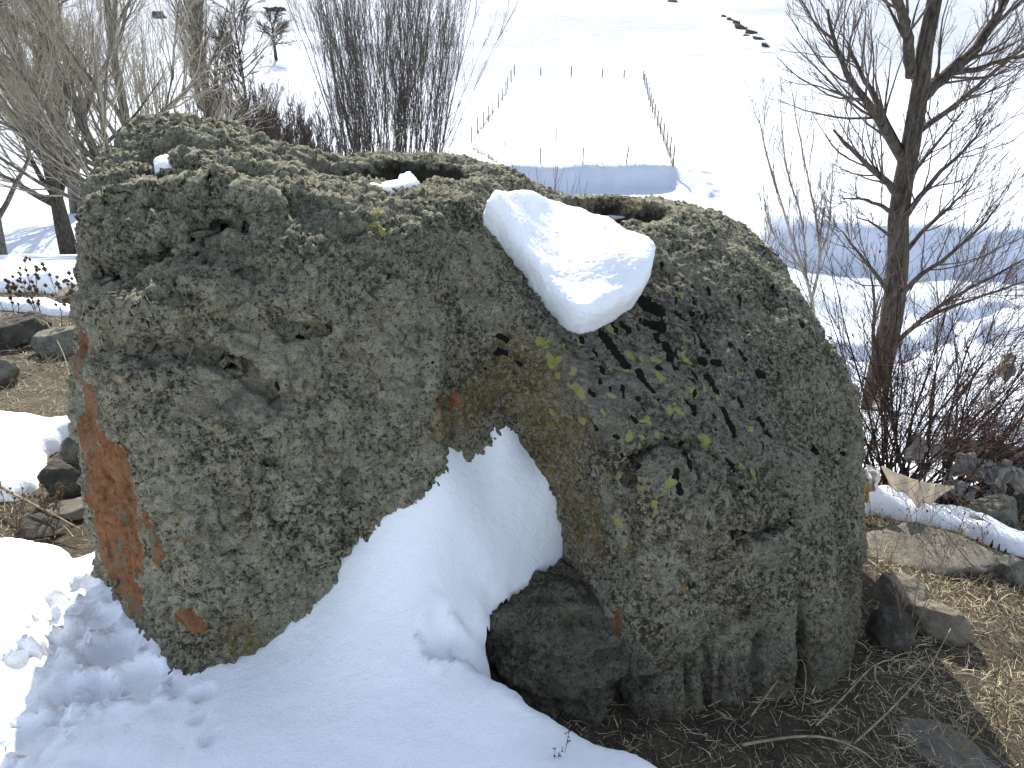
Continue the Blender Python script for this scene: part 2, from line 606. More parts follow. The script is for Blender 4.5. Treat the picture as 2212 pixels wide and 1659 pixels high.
def stroke(poly, width, depth, power=2.0, ripple=0.3):
    """carve a line (depth > 0) or raise a ridge (depth < 0) along points of the face"""
    pts = hits(poly)
    if len(pts) < 1:
        return 0
    lo, hi = pts.min(0) - 4 * width - 0.05, pts.max(0) + 4 * width + 0.05
    m = np.all((V > lo) & (V < hi), 1)
    idx = np.nonzero(m)[0]
    d = seg_dist(V[idx], pts) if len(pts) > 1 else np.linalg.norm(V[idx] - pts[0], axis=1)
    d = d * (1 + ripple * perlin(V[idx] * 22.0))
    out = np.zeros(len(V))
    out[idx] = -depth * np.exp(-np.abs(d / width) ** power)
    return out

carv = np.zeros(len(V))
for poly, w, dep in [
    # arch on the right block and the lines next to it
    ([(1362, 1040), (1366, 1000), (1390, 972), (1440, 955), (1500, 962), (1545, 985), (1580, 1020), (1592, 1080)], 0.011, 0.036),
    ([(1480, 960), (1500, 990), (1508, 1020), (1515, 1060)], 0.009, 0.022),
    ([(1362, 1040), (1368, 1150), (1372, 1300)], 0.012, 0.008),
    ([(1560, 1010), (1600, 1060), (1610, 1120)], 0.009, 0.010),
    ([(1610, 1170), (1650, 1158), (1700, 1130), (1720, 1118)], 0.010, 0.034),
    ([(1500, 1220), (1560, 1195), (1610, 1172)], 0.011, 0.010),
    ([(1380, 1480), (1450, 1440), (1520, 1400), (1570, 1360), (1640, 1310)], 0.016, 0.024),
    ([(1380, 1430), (1460, 1390), (1540, 1340)], 0.013, 0.016),
    ([(1500, 1330), (1560, 1290), (1620, 1240)], 0.012, 0.009),
    # vertical flutes at the foot
    ([(1530, 1540), (1530, 1470), (1535, 1390)], 0.010, 0.028), ([(1490, 1545), (1488, 1480), (1490, 1420)], 0.011, 0.022),
    ([(1555, 1530), (1560, 1440), (1566, 1380)], 0.008, 0.012), ([(1430, 1560), (1425, 1500)], 0.014, 0.012),
    ([(1738, 1490), (1735, 1400), (1732, 1330), (1735, 1270)], 0.016, 0.042),
    ([(1635, 1510), (1637, 1440), (1645, 1380)], 0.017, 0.032), ([(1600, 1500), (1602, 1430)], 0.012, 0.010),
    ([(1830, 900), (1820, 1000), (1835, 1100), (1840, 1250), (1845, 1380)], 0.014, 0.030),
    ([(1690, 860), (1700, 960), (1690, 1060), (1700, 1180)], 0.02, 0.008),
    # big forms of the left block
    ([(200, 445), (270, 405), (330, 372), (400, 376), (480, 398)], 0.05, 0.045), ([(225, 485), (320, 445), (400, 428), (480, 435), (560, 455)], 0.045, -0.040),
    ([(430, 545), (500, 560), (560, 600)], 0.05, 0.026), ([(180, 592), (240, 592), (310, 572), (350, 545)], 0.032, 0.048), ([(200, 665), (300, 685), (380, 668)], 0.05, -0.034),
    ([(250, 745), (340, 762), (420, 742), (520, 782)], 0.028, 0.030), ([(190, 790), (290, 812), (400, 850)], 0.04, -0.022), ([(430, 640), (560, 660), (640, 650)], 0.04, -0.016),
    ([(420, 960), (470, 1060), (480, 1180)], 0.05, 0.018), ([(600, 900), (640, 1000), (650, 1120)], 0.06, -0.014), ([(420, 700), (470, 690), (500, 700)], 0.02, 0.026),
    ([(930, 770), (930, 850), (938, 920), (944, 1000)], 0.022, -0.020), ([(975, 780), (972, 850), (976, 930), (985, 1000)], 0.018, 0.022),
    ([(1165, 690), (1210, 770), (1262, 850), (1310, 930), (1345, 1010), (1350, 1150)], 0.022, -0.018),
    ([(1600, 560), (1680, 640), (1720, 740)], 0.05, -0.016), ([(1690, 1240), (1695, 1340), (1700, 1450)], 0.028, -0.016), ([(1780, 1180), (1785, 1300), (1790, 1430)], 0.03, -0.014),
    ([(1400, 1180), (1405, 1300), (1415, 1400)], 0.03, -0.012), ([(1560, 1180), (1550, 1260), (1545, 1330)], 0.02, 0.012),
    # steps on the left block
    ([(948, 780), (945, 850), (950, 920), (958, 1000)], 0.011, 0.014),
    ([(745, 980), (750, 1040), (752, 1100), (748, 1160)], 0.018, 0.026),
    ([(770, 920), (830, 890), (900, 870), (945, 862)], 0.010, 0.020),
    ([(680, 1010), (760, 985), (840, 955), (940, 935)], 0.012, -0.007),
    ([(600, 700), (650, 712), (700, 706)], 0.014, 0.032), ([(430, 500), (470, 500), (500, 488)], 0.017, 0.075), ([(515, 488), (530, 498)], 0.012, 0.04),
    ([(330, 640), (380, 620), (420, 650)], 0.016, 0.022), ([(400, 770), (450, 760), (520, 790)], 0.015, 0.016),
    ([(180, 590), (230, 590), (300, 560), (340, 530)], 0.022, 0.022), ([(430, 560), (530, 590)], 0.03, 0.010),
    ([(560, 1000), (585, 990)], 0.014, 0.016), ([(365, 1190), (360, 1250)], 0.014, 0.014), ([(545, 1028), (548, 1022)], 0.008, 0.02),
    ([(540, 820), (580, 840), (600, 870)], 0.018, 0.014), ([(700, 850), (740, 870)], 0.012, 0.010),
    ([(270, 660), (330, 690), (390, 680)], 0.02, -0.014), ([(300, 800), (380, 800), (460, 830)], 0.025, -0.012),
    ([(250, 470), (330, 450), (420, 440), (520, 430)], 0.025, -0.016), ([(260, 425), (300, 395), (340, 372)], 0.022, -0.016),
    ([(390, 345), (440, 322), (520, 322), (600, 345)], 0.024, -0.018), ([(560, 400), (620, 420), (690, 440), (760, 460)], 0.02, -0.012),
    ([(520, 380), (600, 400), (660, 420)], 0.02, 0.010), ([(620, 500), (700, 520), (760, 560)], 0.02, 0.007),
    # grooves on the ramp
    ([(1430, 580), (1470, 660), (1490, 700)], 0.010, 0.014), ([(1500, 690), (1560, 780), (1580, 830)], 0.008, 0.012),
    ([(1640, 640), (1660, 700)], 0.02, 0.008), ([(985, 990), (960, 990)], 0.01, 0.01),
    ([(340, 1100), (345, 1180), (345, 1260), (370, 1340)], 0.012, -0.010),
    ([(1600, 1180), (1602, 1150)], 0.012, 0.012), ([(1300, 1160), (1312, 1150)], 0.009, 0.018), ([(1310, 1240), (1315, 1250)], 0.008, 0.016),
]:
    carv += stroke(poly, w, dep * (1.45 if dep > 0 and w < 0.02 else 1.25))
# scattered pock holes on ramp and face (positions on the face)
prng = random.Random(4)
pits = []
for _ in range(110):
    u, v = prng.uniform(1240, 1800), prng.uniform(560, 1000)
    pits.append((u, v, prng.uniform(0.004, 0.010), prng.uniform(0.006, 0.016)))
for _ in range(45):
    pits.append((prng.uniform(1340, 1840), prng.uniform(1000, 1450), prng.uniform(0.004, 0.008), prng.uniform(0.006, 0.012)))
for _ in range(60):
    pits.append((prng.uniform(220, 1000), prng.uniform(520, 1250), prng.uniform(0.004, 0.009), prng.uniform(0.005, 0.014)))
for u, v in ((1592, 1158), (1650, 1140), (1590, 1160), (1068, 775), (1082, 742), (1100, 720), (1105, 765), (1045, 800), (930, 790), (900, 830)):
    pits.append((u, v, 0.008, 0.020))
for u, v, w, d in pits:
    carv += stroke([(u, v), (u + w * 500, v + w * 900)], w, d, 2.5, 0.8)
V = V + N * carv[:, None]
N = vert_normals(V, Q)

# from here on points of the face are looked up on the carved mesh itself
def project(P):
    q = P - np.array([0, 0, CAM_Z])
    fw = q[:, 1] * CP - q[:, 2] * SP
    return 1106 + FPX * q[:, 0] / fw, 829.5 - FPX * (q[:, 1] * SP + q[:, 2] * CP) / fw, fw
PU, PV, PD = project(V)
facing = ((V - np.array([0, 0, CAM_Z])) * N).sum(1) < 0
cand = np.nonzero(facing)[0]
PU, PV, PD = PU[cand], PV[cand], PD[cand]
def hits(poly):
    out = []
    for u, v in poly:
        m = np.nonzero((np.abs(PU - u) < 7) & (np.abs(PV - v) < 7))[0]
        if len(m):
            out.append(V[cand[m[np.argmin(PD[m])]]])
    return np.array(out)
carv2 = np.zeros(len(V))
for poly, w, dep in [([(428, 500), (465, 503), (502, 490)], 0.016, 0.085), ([(515, 488), (532, 498)], 0.012, 0.05), ([(330, 635), (380, 622), (420, 652)], 0.014, 0.035), ([(405, 775), (450, 765), (520, 792)], 0.016, 0.020),
                     ([(540, 822), (580, 842), (600, 872)], 0.013, 0.026), ([(600, 702), (650, 714), (705, 706)], 0.014, 0.016), ([(545, 1026), (550, 1020)], 0.010, 0.03), ([(300, 572), (350, 548)], 0.014, 0.03),
                     ([(700, 1060), (715, 1068)], 0.010, 0.02), ([(505, 730), (560, 745)], 0.010, 0.02), ([(780, 640), (790, 655)], 0.009, 0.02), ([(250, 690), (310, 705)], 0.012, 0.022),
                     ([(640, 860), (690, 880)], 0.010, 0.018), ([(1592, 1158), (1600, 1162)], 0.009, 0.03), ([(1645, 1142), (1665, 1138)], 0.008, 0.03), ([(1362, 1040), (1366, 1005), (1390, 976), (1440, 958), (1500, 966)], 0.008, 0.02)]:
    carv2 += stroke(poly, w, dep, 2.0, 0.5)
V = V + N * carv2[:, None]

# masks of what grows where, plus shade painted in hollows, slot and pits
BLOBN = fbm(V, 0.06, 3)
def blob(poly, width, soft=0.5):
    pts = hits(poly)
    if len(pts) == 0:
        return np.zeros(len(V))
    d = seg_dist(V, pts) if len(pts) > 1 else np.linalg.norm(V - pts[0], axis=1)
    d = d + 0.35 * width * BLOBN * 2
    return 1 - smoothstep(width * (1 - soft), width * (1 + soft), d)

orange = np.zeros(len(V))
for poly, w in [([(166, 785), (178, 820), (195, 900), (215, 1000), (230, 1090)], 0.09), ([(250, 1000), (270, 1100), (290, 1190)], 0.085),
                ([(215, 1120), (240, 1220), (270, 1270)], 0.085), ([(320, 1120), (325, 1200)], 0.035), ([(200, 960), (205, 1080)], 0.09)]:
    orange = np.maximum(orange, blob(poly, w, 0.35))
edge_x = np.interp(V[:, 2], *np.array(sorted([(p[2], p[0]) for p in hits([(170, 800), (205, 850), (225, 940), (262, 980), (285, 1060), (330, 1100), (338, 1190), (345, 1270), (390, 1400)])])).T)
orange *= smoothstep(0.012, -0.012, V[:, 0] - edge_x - 0.012 + 0.02 * fbm(V, 0.07, 3))
for poly, w in [([(395, 1330), (410, 1345)], 0.03), ([(960, 860), (985, 870)], 0.02), ([(1000, 862), (960, 880)], 0.018), ([(1330, 1330), (1325, 1400)], 0.022)]:
    orange = np.maximum(orange, 0.9 * blob(poly, w))
ochre = np.zeros(len(V))
for poly, w in [([(1130, 800), (1150, 860), (1180, 930), (1200, 1000)], 0.09), ([(1210, 1000), (1230, 1100), (1250, 1200)], 0.05), ([(1080, 830), (1000, 900)], 0.06),
                ([(1120, 880), (1240, 940)], 0.06), ([(960, 900), (985, 1000)], 0.03), ([(1260, 1060), (1290, 1180)], 0.035), ([(540, 1390), (520, 1370)], 0.05)]:
    ochre = np.maximum(ochre, blob(poly, w, 0.6))
lilac = np.zeros(len(V))
for poly, w in [([(460, 545), (510, 575)], 0.06), ([(560, 835), (590, 850), (520, 870)], 0.05), ([(1250, 800), (1320, 900)], 0.05), ([(1330, 860), (1380, 800)], 0.05),
                ([(690, 480), (700, 470)], 0.035), ([(1670, 1190), (1672, 1200)], 0.035), ([(420, 870), (440, 880)], 0.03)]:
    lilac = np.maximum(lilac, blob(poly, w, 0.5))
ramp_m = np.zeros(len(V))
for poly, w in [([(1330, 720), (1400, 850), (1480, 930)], 0.16), ([(1480, 640), (1560, 800), (1600, 900)], 0.17), ([(1230, 720), (1260, 800)], 0.08)]:
    ramp_m = np.maximum(ramp_m, blob(poly, w, 0.6))
def marks(rows, wob=0.9):
    """small growths or painted slot shade, given by short strokes on the face: (points, radius in m)"""
    out = np.zeros(len(V))
    nz = 0.75 * BLOBN + 0.8 * fbm(V + 2, 0.02, 2)
    for poly, w in rows:
        pts = hits(poly)
        if len(pts) == 0:
            continue
        idx = np.nonzero(np.all((V > pts.min(0) - 0.06) & (V < pts.max(0) + 0.06), 1))[0]
        d = seg_dist(V[idx], pts) if len(pts) > 1 else np.linalg.norm(V[idx] - pts[0], axis=1)
        d = d * (1 + wob * nz[idx])
        out[idx] = np.maximum(out[idx], 1 - smoothstep(w * 0.45, w * 1.30, d))
    return out
MOSS_AND_SHADE = [([(432, 500), (470, 502), (502, 490)], .013), ([(515, 490), (530, 497)], .009), ([(590, 836), (600, 842)], .008), ([(545, 1025)], .008),  # this row: shade painted black in slot and pits; moss follows
        ([(1432, 570), (1463, 620)], .011), ([(1390, 648), (1425, 668)], .018), ([(1395, 692), (1432, 705)], .013), ([(1305, 720), (1330, 750), (1358, 785)], .016),
        ([(1465, 672), (1500, 705), (1520, 740)], .010), ([(1440, 738), (1448, 768)], .012), ([(1462, 788), (1470, 790)], .009), ([(1516, 775), (1524, 778)], .012), ([(1545, 780), (1556, 782)], .011),
        ([(1535, 812), (1552, 842)], .014), ([(1385, 800), (1408, 842)], .008), ([(1423, 862)], .009), ([(1380, 860)], .008), ([(1487, 865), (1503, 880)], .010), ([(1540, 892), (1545, 900)], .008),
        ([(1565, 880), (1590, 935)], .009), ([(1550, 925)], .008), ([(1644, 804), (1652, 808)], .011), ([(1683, 803)], .008), ([(1430, 791)], .007), ([(1412, 788)], .008), ([(1440, 953)], .008),
        ([(1370, 990), (1372, 1006)], .010), ([(1470, 962), (1485, 985), (1497, 1010)], .007), ([(1465, 1015), (1468, 1024)], .009), ([(1470, 1048), (1474, 1060)], .008), ([(1085, 730), (1092, 732)], .009),
        ([(1086, 766), (1100, 768)], .009), ([(1110, 790), (1118, 793)], .008), ([(1250, 728), (1256, 736)], .007), ([(1278, 842), (1286, 852)], .007), ([(1760, 958), (1765, 972)], .008), ([(1818, 970), (1826, 975)], .009),
        ([(1502, 640), (1506, 650)], .008), ([(1460, 640), (1465, 652)], .007), ([(1420, 720), (1425, 735)], .008), ([(1350, 700), (1362, 712)], .009), ([(1340, 690)], .007), ([(1600, 860), (1606, 872)], .008),
        ([(1610, 770), (1616, 775)], .007), ([(1580, 740), (1585, 750)], .008), ([(1500, 800), (1507, 815)], .007), ([(1640, 900), (1650, 915)], .007), ([(1660, 930), (1668, 940)], .006), ([(1575, 990), (1590, 1015)], .006),
        ([(1595, 1060)], .007), ([(1300, 790), (1308, 806)], .006), ([(1340, 830), (1350, 850)], .006), ([(1590, 1158), (1600, 1160)], .010), ([(1648, 1140), (1662, 1140)], .010), ([(1700, 1128), (1718, 1120)], .006),
        ([(1310, 1150)], .008), ([(1298, 1175)], .006), ([(930, 790)], .006), ([(1045, 802)], .007), ([(640, 712), (655, 715)], .008), ([(1700, 640)], .008), ([(1730, 690), (1734, 700)], .008)]
pr_ = random.Random(9)
for _ in range(42):
    u_, v_ = pr_.uniform(1260, 1700), pr_.uniform(600, 1000)
    MOSS_AND_SHADE.append(([(u_, v_), (u_ + pr_.uniform(0, 12), v_ + pr_.uniform(4, 26))], pr_.uniform(.003, .006)))
moss_and_shade = marks(MOSS_AND_SHADE)
YEL = [([(1165, 735), (1172, 742)], .010), ([(1180, 765), (1190, 782)], .011), ([(1200, 785)], .008), ([(1240, 828), (1256, 850)], .009), ([(1325, 703), (1330, 712)], .008), ([(1360, 755), (1365, 768)], .010),
       ([(1354, 795)], .009), ([(1472, 628), (1476, 632)], .008), ([(1358, 930), (1362, 942)], .008), ([(1420, 932)], .008), ([(1522, 938), (1528, 945)], .011), ([(1450, 1034), (1452, 1042)], .009), ([(1380, 1055)], .008),
       ([(1467, 880), (1472, 890)], .009), ([(1503, 842), (1506, 850)], .010), ([(1600, 806)], .008), ([(1330, 1128), (1334, 1140)], .010), ([(1344, 1180)], .007), ([(815, 494), (828, 496)], .014), ([(900, 590)], .006),
       ([(1420, 800), (1424, 815)], .007), ([(1390, 760)], .006), ([(1440, 830)], .007), ([(1480, 760), (1484, 775)], .006), ([(1300, 880), (1310, 895)], .007), ([(1272, 870)], .006), ([(1340, 900)], .005),
       ([(1560, 1100)], .006), ([(1410, 1110)], .007), ([(1400, 1000)], .006), ([(1375, 1030)], .007), ([(1230, 790), (1236, 800)], .006), ([(1340, 770)], .005), ([(1400, 900)], .006), ([(1540, 720)], .005)]
for _ in range(40):
    u_, v_ = pr_.uniform(1170, 1640), pr_.uniform(690, 1100)
    YEL.append(([(u_, v_), (u_ + 4, v_ + pr_.uniform(3, 12))], pr_.uniform(.003, .006)))
yellow = marks(YEL, 1.4)
ii = np.clip(((V[:, 0] - ORG[0]) / H).astype(int), 0, NX - 1), np.clip(((V[:, 1] - ORG[1]) / H).astype(int), 0, NY - 1)
basin_shade = smoothstep(0.022, 0.06, (TZ_FLAT - TZ)[ii] + 0.012 * fbm(V, 0.04, 3)) * smoothstep(0.9, 1.0, V[:, 2])  # deep shade of the worn hollows, painted by recess depth
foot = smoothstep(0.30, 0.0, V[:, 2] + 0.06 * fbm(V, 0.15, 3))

# lichen crust: small plates and tufts
d1, d2, idd = cells(V + 0.008 * np.stack([perlin(V * 40), perlin(V * 40 + 7), perlin(V * 40 + 13)], 1), 0.020)
plate = smoothstep(0.02, 0.28, d2 - d1) * (0.35 + 0.65 * idd)
patch = smoothstep(-0.12, 0.22, fbm(V + 3, 0.09, 3))
smoothz = np.clip(orange * 0.8 + ochre * 0.75 + lilac * 0.8 + ramp_m * 0.55, 0, 0.85)
tuft = 0.6 * fbm(V + 21, 0.05, 2, 0.6) + 0.6 * fbm(V + 27, 0.022, 2, 0.6)
crust = (0.0115 * plate * (0.25 + 0.75 * patch) + 0.006 * fbm(V, 0.014, 2)) * (1 - smoothz)
d1c, d2c, idc = cells(V + 0.02 * np.stack([perlin(V * 18), perlin(V * 18 + 7), perlin(V * 18 + 13)], 1) + 9.0, 0.075)
crust += (0.3 + 0.7 * leftness) * (1 - smoothz) * (1 - 0.5 * topness) * (0.014 * (idc - 0.5) * smoothstep(0.0, 0.16, d2c - d1c) - 0.010 * (1 - smoothstep(0.0, 0.10, d2c - d1c)))
crust -= (1 - smoothz) * 0.016 * smoothstep(0.30, 0.46, fbm(V + 41, 0.05, 3, 0.6))
d1b, d2b, _ = cells(V + 0.006 * np.stack([perlin(V * 70), perlin(V * 70 + 7), perlin(V * 70 + 13)], 1) + 3.0, 0.017)
fuzz = topness * leftness * 0.8 + topness * 0.45
crust += fuzz * (0.015 * np.clip(tuft + 0.25, 0, 1) + 0.007 * smoothstep(0.0, 0.3, d2b - d1b))
crust += (0.010 * fbm(V + 31, 0.045, 3)) * (1 - 0.5 * topness)
crust *= 1 - 0.55 * foot
V = V + N * crust[:, None]

n = Nodes('lichen_stone')
w1 = n.warp(0.03, 22)
a_or, a_oc, a_li, a_ra, a_top, a_ft, a_mo, a_ye, a_pa = [n.attr(k) for k in ('orange', 'ochre', 'lilac', 'ramp', 'top', 'foot', 'moss_and_shade', 'yellow', 'pale')]
a_ba = n.attr('basin_shade')
mid = n.noise(6, 4, 0.65)
fine = n.noise(78, 5, 0.78, 0.3)
# crusts of different greys and greens
sep = n.t.nodes.new('ShaderNodeSeparateColor')
n.link(n.voro(40, 'F1', 'Color', w1), sep.inputs[0])
c = n.mix(n.ramp(sep.outputs[0], 0.1, 0.9), (0.184, 0.174, 0.118), (0.322, 0.305, 0.214))
c = n.mix(n.ramp(n.noise(3.2, 3, 0.6), 0.40, 0.62, 0.0, 0.6), c, (0.282, 0.280, 0.201))
c = n.mix(n.math('MULTIPLY', n.ramp(sep.outputs[1], 0.80, 0.86), 0.65), c, (0.440, 0.420, 0.324))
c = n.mix(n.ramp(n.noise(15, 5, 0.7), 0.58, 0.63, 0, 0.7), c, (0.268, 0.244, 0.211))
c = n.mix(n.ramp(n.noise(150, 3, 0.7), 0.54, 0.60, 0.0, 0.75), c, (0.571, 0.450, 0.343))
c = n.mix(n.math('MULTIPLY', a_pa, 0.55), c, n.mix(n.ramp(n.noise(24, 5, 0.7), 0.38, 0.6), (0.276, 0.265, 0.182), (0.460, 0.440, 0.319)))  # left block paler: denser lichen, plus snow bounce light put into the colour
# top: pale tufted lichen
topc = n.mix(n.ramp(n.noise(42, 5, 0.75), 0.38, 0.60), (0.138, 0.135, 0.084), (0.378, 0.370, 0.261))
topc = n.mix(n.ramp(n.noise(130, 3, 0.7), 0.5, 0.62, 0, 0.6), topc, (0.471, 0.460, 0.343))
c = n.mix(n.math('MULTIPLY', a_top, 0.85), c, topc)
# brown-grey bare patches
lil = n.mix(n.ramp(n.noise(50, 5, 0.75), 0.38, 0.62), (0.165, 0.145, 0.115), (0.300, 0.272, 0.225))
c = n.mix(n.math('MULTIPLY', n.ramp(a_li, 0.3, 0.6), n.ramp(n.noise(34, 5, 0.75), 0.40, 0.54, 0.0, 0.7)), c, lil)
# ramp: grey crust
rg = n.mix(n.ramp(n.noise(40, 5, 0.75), 0.38, 0.60), (0.106, 0.098, 0.074), (0.302, 0.283, 0.216))
c = n.mix(n.math('MULTIPLY', a_ra, 0.75), c, rg)
# bare dark stone between the crusts
thr = n.math('ADD', fine, n.math('MULTIPLY', n.math('SUBTRACT', mid, 0.5), 0.34))
thr = n.math('ADD', thr, n.math('MULTIPLY', a_pa, 0.025))
dark = n.ramp(thr, 0.440, 0.485, 0.95, 0.0)
c = n.mix(n.math('MULTIPLY', dark, n.math('SUBTRACT', 1.0, n.math('MULTIPLY', a_li, 0.6))), c, (0.053, 0.047, 0.032))
c = n.mix(n.ramp(n.noise(230, 2, 0.7), 0.34, 0.46, 0.65, 0.0), c, (0.064, 0.056, 0.038))
c = n.mix(n.ramp(n.noise(17, 6, 0.78, 0.5), 0.345, 0.385, 0.7, 0.0), c, (0.076, 0.064, 0.045))
# ochre spots everywhere, ochre film in the recess
spot = n.math('MULTIPLY', n.ramp(n.noise(30, 5, 0.72, 0.5), 0.60, 0.645), n.ramp(n.noise(5.3, 3), 0.44, 0.54))
c = n.mix(n.math('MULTIPLY', spot, n.math('SUBTRACT', 0.9, a_top)), c, (0.270, 0.165, 0.040))
oc = n.mix(n.ramp(n.noise(70, 4, 0.75), 0.38, 0.62), (0.105, 0.074, 0.030), (0.290, 0.200, 0.070))
ocm = n.math('MULTIPLY', a_oc, n.ramp(n.noise(60, 5, 0.78), 0.42, 0.56, 1.0, 0.15))
c = n.mix(ocm, c, oc)
og = n.mix(n.ramp(n.noise(24, 5, 0.7), 0.3, 0.7), (0.215, 0.092, 0.038), (0.350, 0.172, 0.080))
og = n.mix(n.ramp(n.noise(80, 5, 0.8), 0.38, 0.46, 0.9, 0.0), og, (0.095, 0.055, 0.032))
og = n.mix(n.ramp(n.noise(9, 6, 0.75, 0.6), 0.53, 0.60), og, (0.201, 0.170, 0.122))
c = n.mix(n.ramp(n.math('ADD', a_or, n.math('MULTIPLY', n.math('SUBTRACT', n.noise(34, 5, 0.78), 0.5), 1.6)), 0.40, 0.58), c, og)
# foot: damp stone
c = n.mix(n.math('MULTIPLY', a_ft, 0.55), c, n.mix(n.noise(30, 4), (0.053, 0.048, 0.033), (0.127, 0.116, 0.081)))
# yellow-green map lichen, black moss cushions, painted shade in slot and hollows
edge = n.math('MULTIPLY', n.math('SUBTRACT', n.noise(110, 4, 0.75), 0.5), 1.3)
c = n.mix(n.ramp(n.math('ADD', a_ye, edge), 0.44, 0.54, 0, 0.9), c, n.mix(n.noise(140, 3), (0.318, 0.310, 0.081), (0.488, 0.470, 0.153)))
c = n.mix(n.ramp(n.math('ADD', a_mo, n.math('MULTIPLY', edge, 0.7)), 0.44, 0.54), c, (0.013, 0.012, 0.008))
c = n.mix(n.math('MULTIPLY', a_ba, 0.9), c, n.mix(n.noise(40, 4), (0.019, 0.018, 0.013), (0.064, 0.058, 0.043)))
hgt = n.math('ADD', n.math('MULTIPLY', n.noise(120, 4, 0.75), 0.7), n.math('MULTIPLY', fine, 1.0))
n.done(c, 0.92, n.bump(hgt, 1.0, 0.016), 0.15)
MAT_ROCK = n.m

Q = Q[(V[Q][:, :, 2] > -0.14).any(1)]
rock = mesh_object('carved_boulder', V, Q, mat=MAT_ROCK, attrs=dict(orange=orange, ochre=ochre, lilac=lilac, ramp=ramp_m, top=topness, foot=foot, moss_and_shade=moss_and_shade, yellow=yellow, basin_shade=basin_shade, pale=leftness * smoothstep(0.05, 0.45, V[:, 2])))
tag(rock, 'huge carved boulder crusted with grey-green lichen, orange patch on its left flank', 'boulder')
def hits(poly):
    return np.array([h for h in (hit(u, v) for u, v in poly) if h is not None])
# ------------------------------------------------------------------ ground, valley and far hillside
near_f = TPS([(-.8, 1.4, .0), (-1.2, 2.0, .02), (-1.3, 2.5, .02), (-2.2, 3.6, -.05), (-3.5, 5, -.15), (-4.5, 6.5, -.3), (-2.6, 6.5, -.32),
              (0, .5, .02), (0, 1.2, 0), (-1.5, .5, .05), (-3, 1, .05), (0, -2, .1), (2, -2, 0), (-3, -2, .15), (0, 2.5, -.05), (0, 4, -.3),
              (1.03, 1.4, -.05), (1.55, 2.13, -.15), (1.76, 2.85, -.27), (1.93, 3.3, -.42), (2.5, 2, -.25), (3, 3, -.5), (1.2, 2.2, -.1), (.6, 1.2, -.02),
              (.45, 1.6, -.02), (.8, 1.65, -.04)], 1e-3)

def brink(x):
    return 6.8 - 3.5 * smoothstep(-1.8, 1.2, x)

def terrain(x, y):
    x, y = np.broadcast_arrays(np.asarray(x, float), np.asarray(y, float))
    shp = x.shape
    x, y = x.ravel(), y.ravel()
    cx, cy = np.clip(x, -5, 4), np.clip(y, -3, 7)
    z = near_f(cx, cy) - 0.10 * np.maximum(x - 4, 0) * np.exp(-np.abs(y) / 30) * (x < 40)
    a = x / np.maximum(y, 1.0)
    R = np.array([(0, -.1), (3.2, -.42), (9, -2.75), (18, -6.2), (21, -6.5), (28, -6.5), (45, -6.2), (60, -5.4), (92, -3.6), (120, -1.2), (200, 8.0), (400, 42), (800, 130), (2000, 300)])
    M = np.array([(0, -.1), (3.2, -.42), (9, -2.6), (18, -6.2), (21, -6.5), (44, -6.5), (60, -5.55), (92, -3.3), (120, -1.0), (200, 8.2), (400, 42), (800, 130), (2000, 300)])
    L = np.array([(0, .3), (6.8, -.32), (25, -4.95), (32, -5.5), (45, -5.2), (60, -4.2), (90, -.9), (120, 1.2), (200, 9.0), (400, 45), (800, 135), (2000, 300)])
    hr, hm, hl = [np.interp(y, T[:, 0], T[:, 1]) for T in (R, M, L)]
    wr = smoothstep(0.20, 0.32, a)
    wl = smoothstep(-0.02, -0.30, a)
    hill = hm * (1 - wr) * (1 - wl) + hr * wr + hl * wl * (1 - wr)
    # bank of the stream: steep, facing the camera
    yb = 44.9 + (29.0 - 44.9) * smoothstep(0.19, 0.335, a) - 1.5 * smoothstep(0.40, 0.62, a) + 0.35 * np.sin(x * 0.8) * wr
    pn = np.stack([x, 0 * x, 0 * x], 1)
    yb = yb + 0.9 * fbm(pn, 5.0, 3) + 0.45 * fbm(np.stack([x, y, 0 * x], 1), 1.6, 3)
    hb = (1.25 + 0.45 * wr) * smoothstep(-0.16, -0.05, a) * (1 - 0.55 * np.exp(-((a - 0.265) / 0.04) ** 2))
    wdt = 0.55 + 0.35 * wr + 2.2 * np.exp(-((a - 0.265) / 0.045) ** 2)
    fade = np.where(y > yb, np.interp(y - yb, (0, 40), (1, 0)), 1)
    bt = np.clip((y - yb + 2.2 * wdt) / (3.2 * wdt), 0, 1)
    hill = hill + hb * (0.75 * smoothstep(0.45, 1.0, bt) + 0.25 * bt) * fade
    k = smoothstep(-0.7, 1.0, y - brink(x))
    z = z * (1 - k) + hill * k
    # relief
    p = np.stack([x, y, 0 * x], 1)
    far = smoothstep(6, 20, y)
    z = z + 0.018 * (1 - far) * fbm(p, 0.5, 4)
    z = z + far * 0.10 * fbm(p, 2.5, 3) * smoothstep(60, 12, y)
    z = z + smoothstep(60, 160, y) * 1.6 * fbm(p, 40, 5, 0.6)
    z = z + smoothstep(50, 58, y) * 0.22 * fbm(p * (0.5, 1, 1) + 3, 3.0, 3)
    # snowed-over boulders along the stream
    for bx, by, r, hgt in BOULDERS:
        d = np.hypot(x - bx, y - by)
        z = z + hgt * np.exp(-(d / r) ** 4)
    # a trampled track up the bank
    tr = np.nonzero((y > 28) & (y < 46) & (x > 6) & (x < 18))[0]
    if len(tr):
        for bx, by, r, dp in TRACKS:
            z[tr] -= dp * np.exp(-(np.hypot(x[tr] - bx, (y[tr] - by) * 0.8) / r) ** 4)
    # stream cut
    for line, wd, dep in CHANNELS:
        near_ = np.nonzero((y > 12) & (y < 30) & (x > 4) & (x < 26))[0]
        if len(near_):
            d = seg_dist(np.stack([x[near_], y[near_]], 1), line)
            z[near_] -= dep * np.exp(-(d / wd) ** 4)
    return z.reshape(shp)

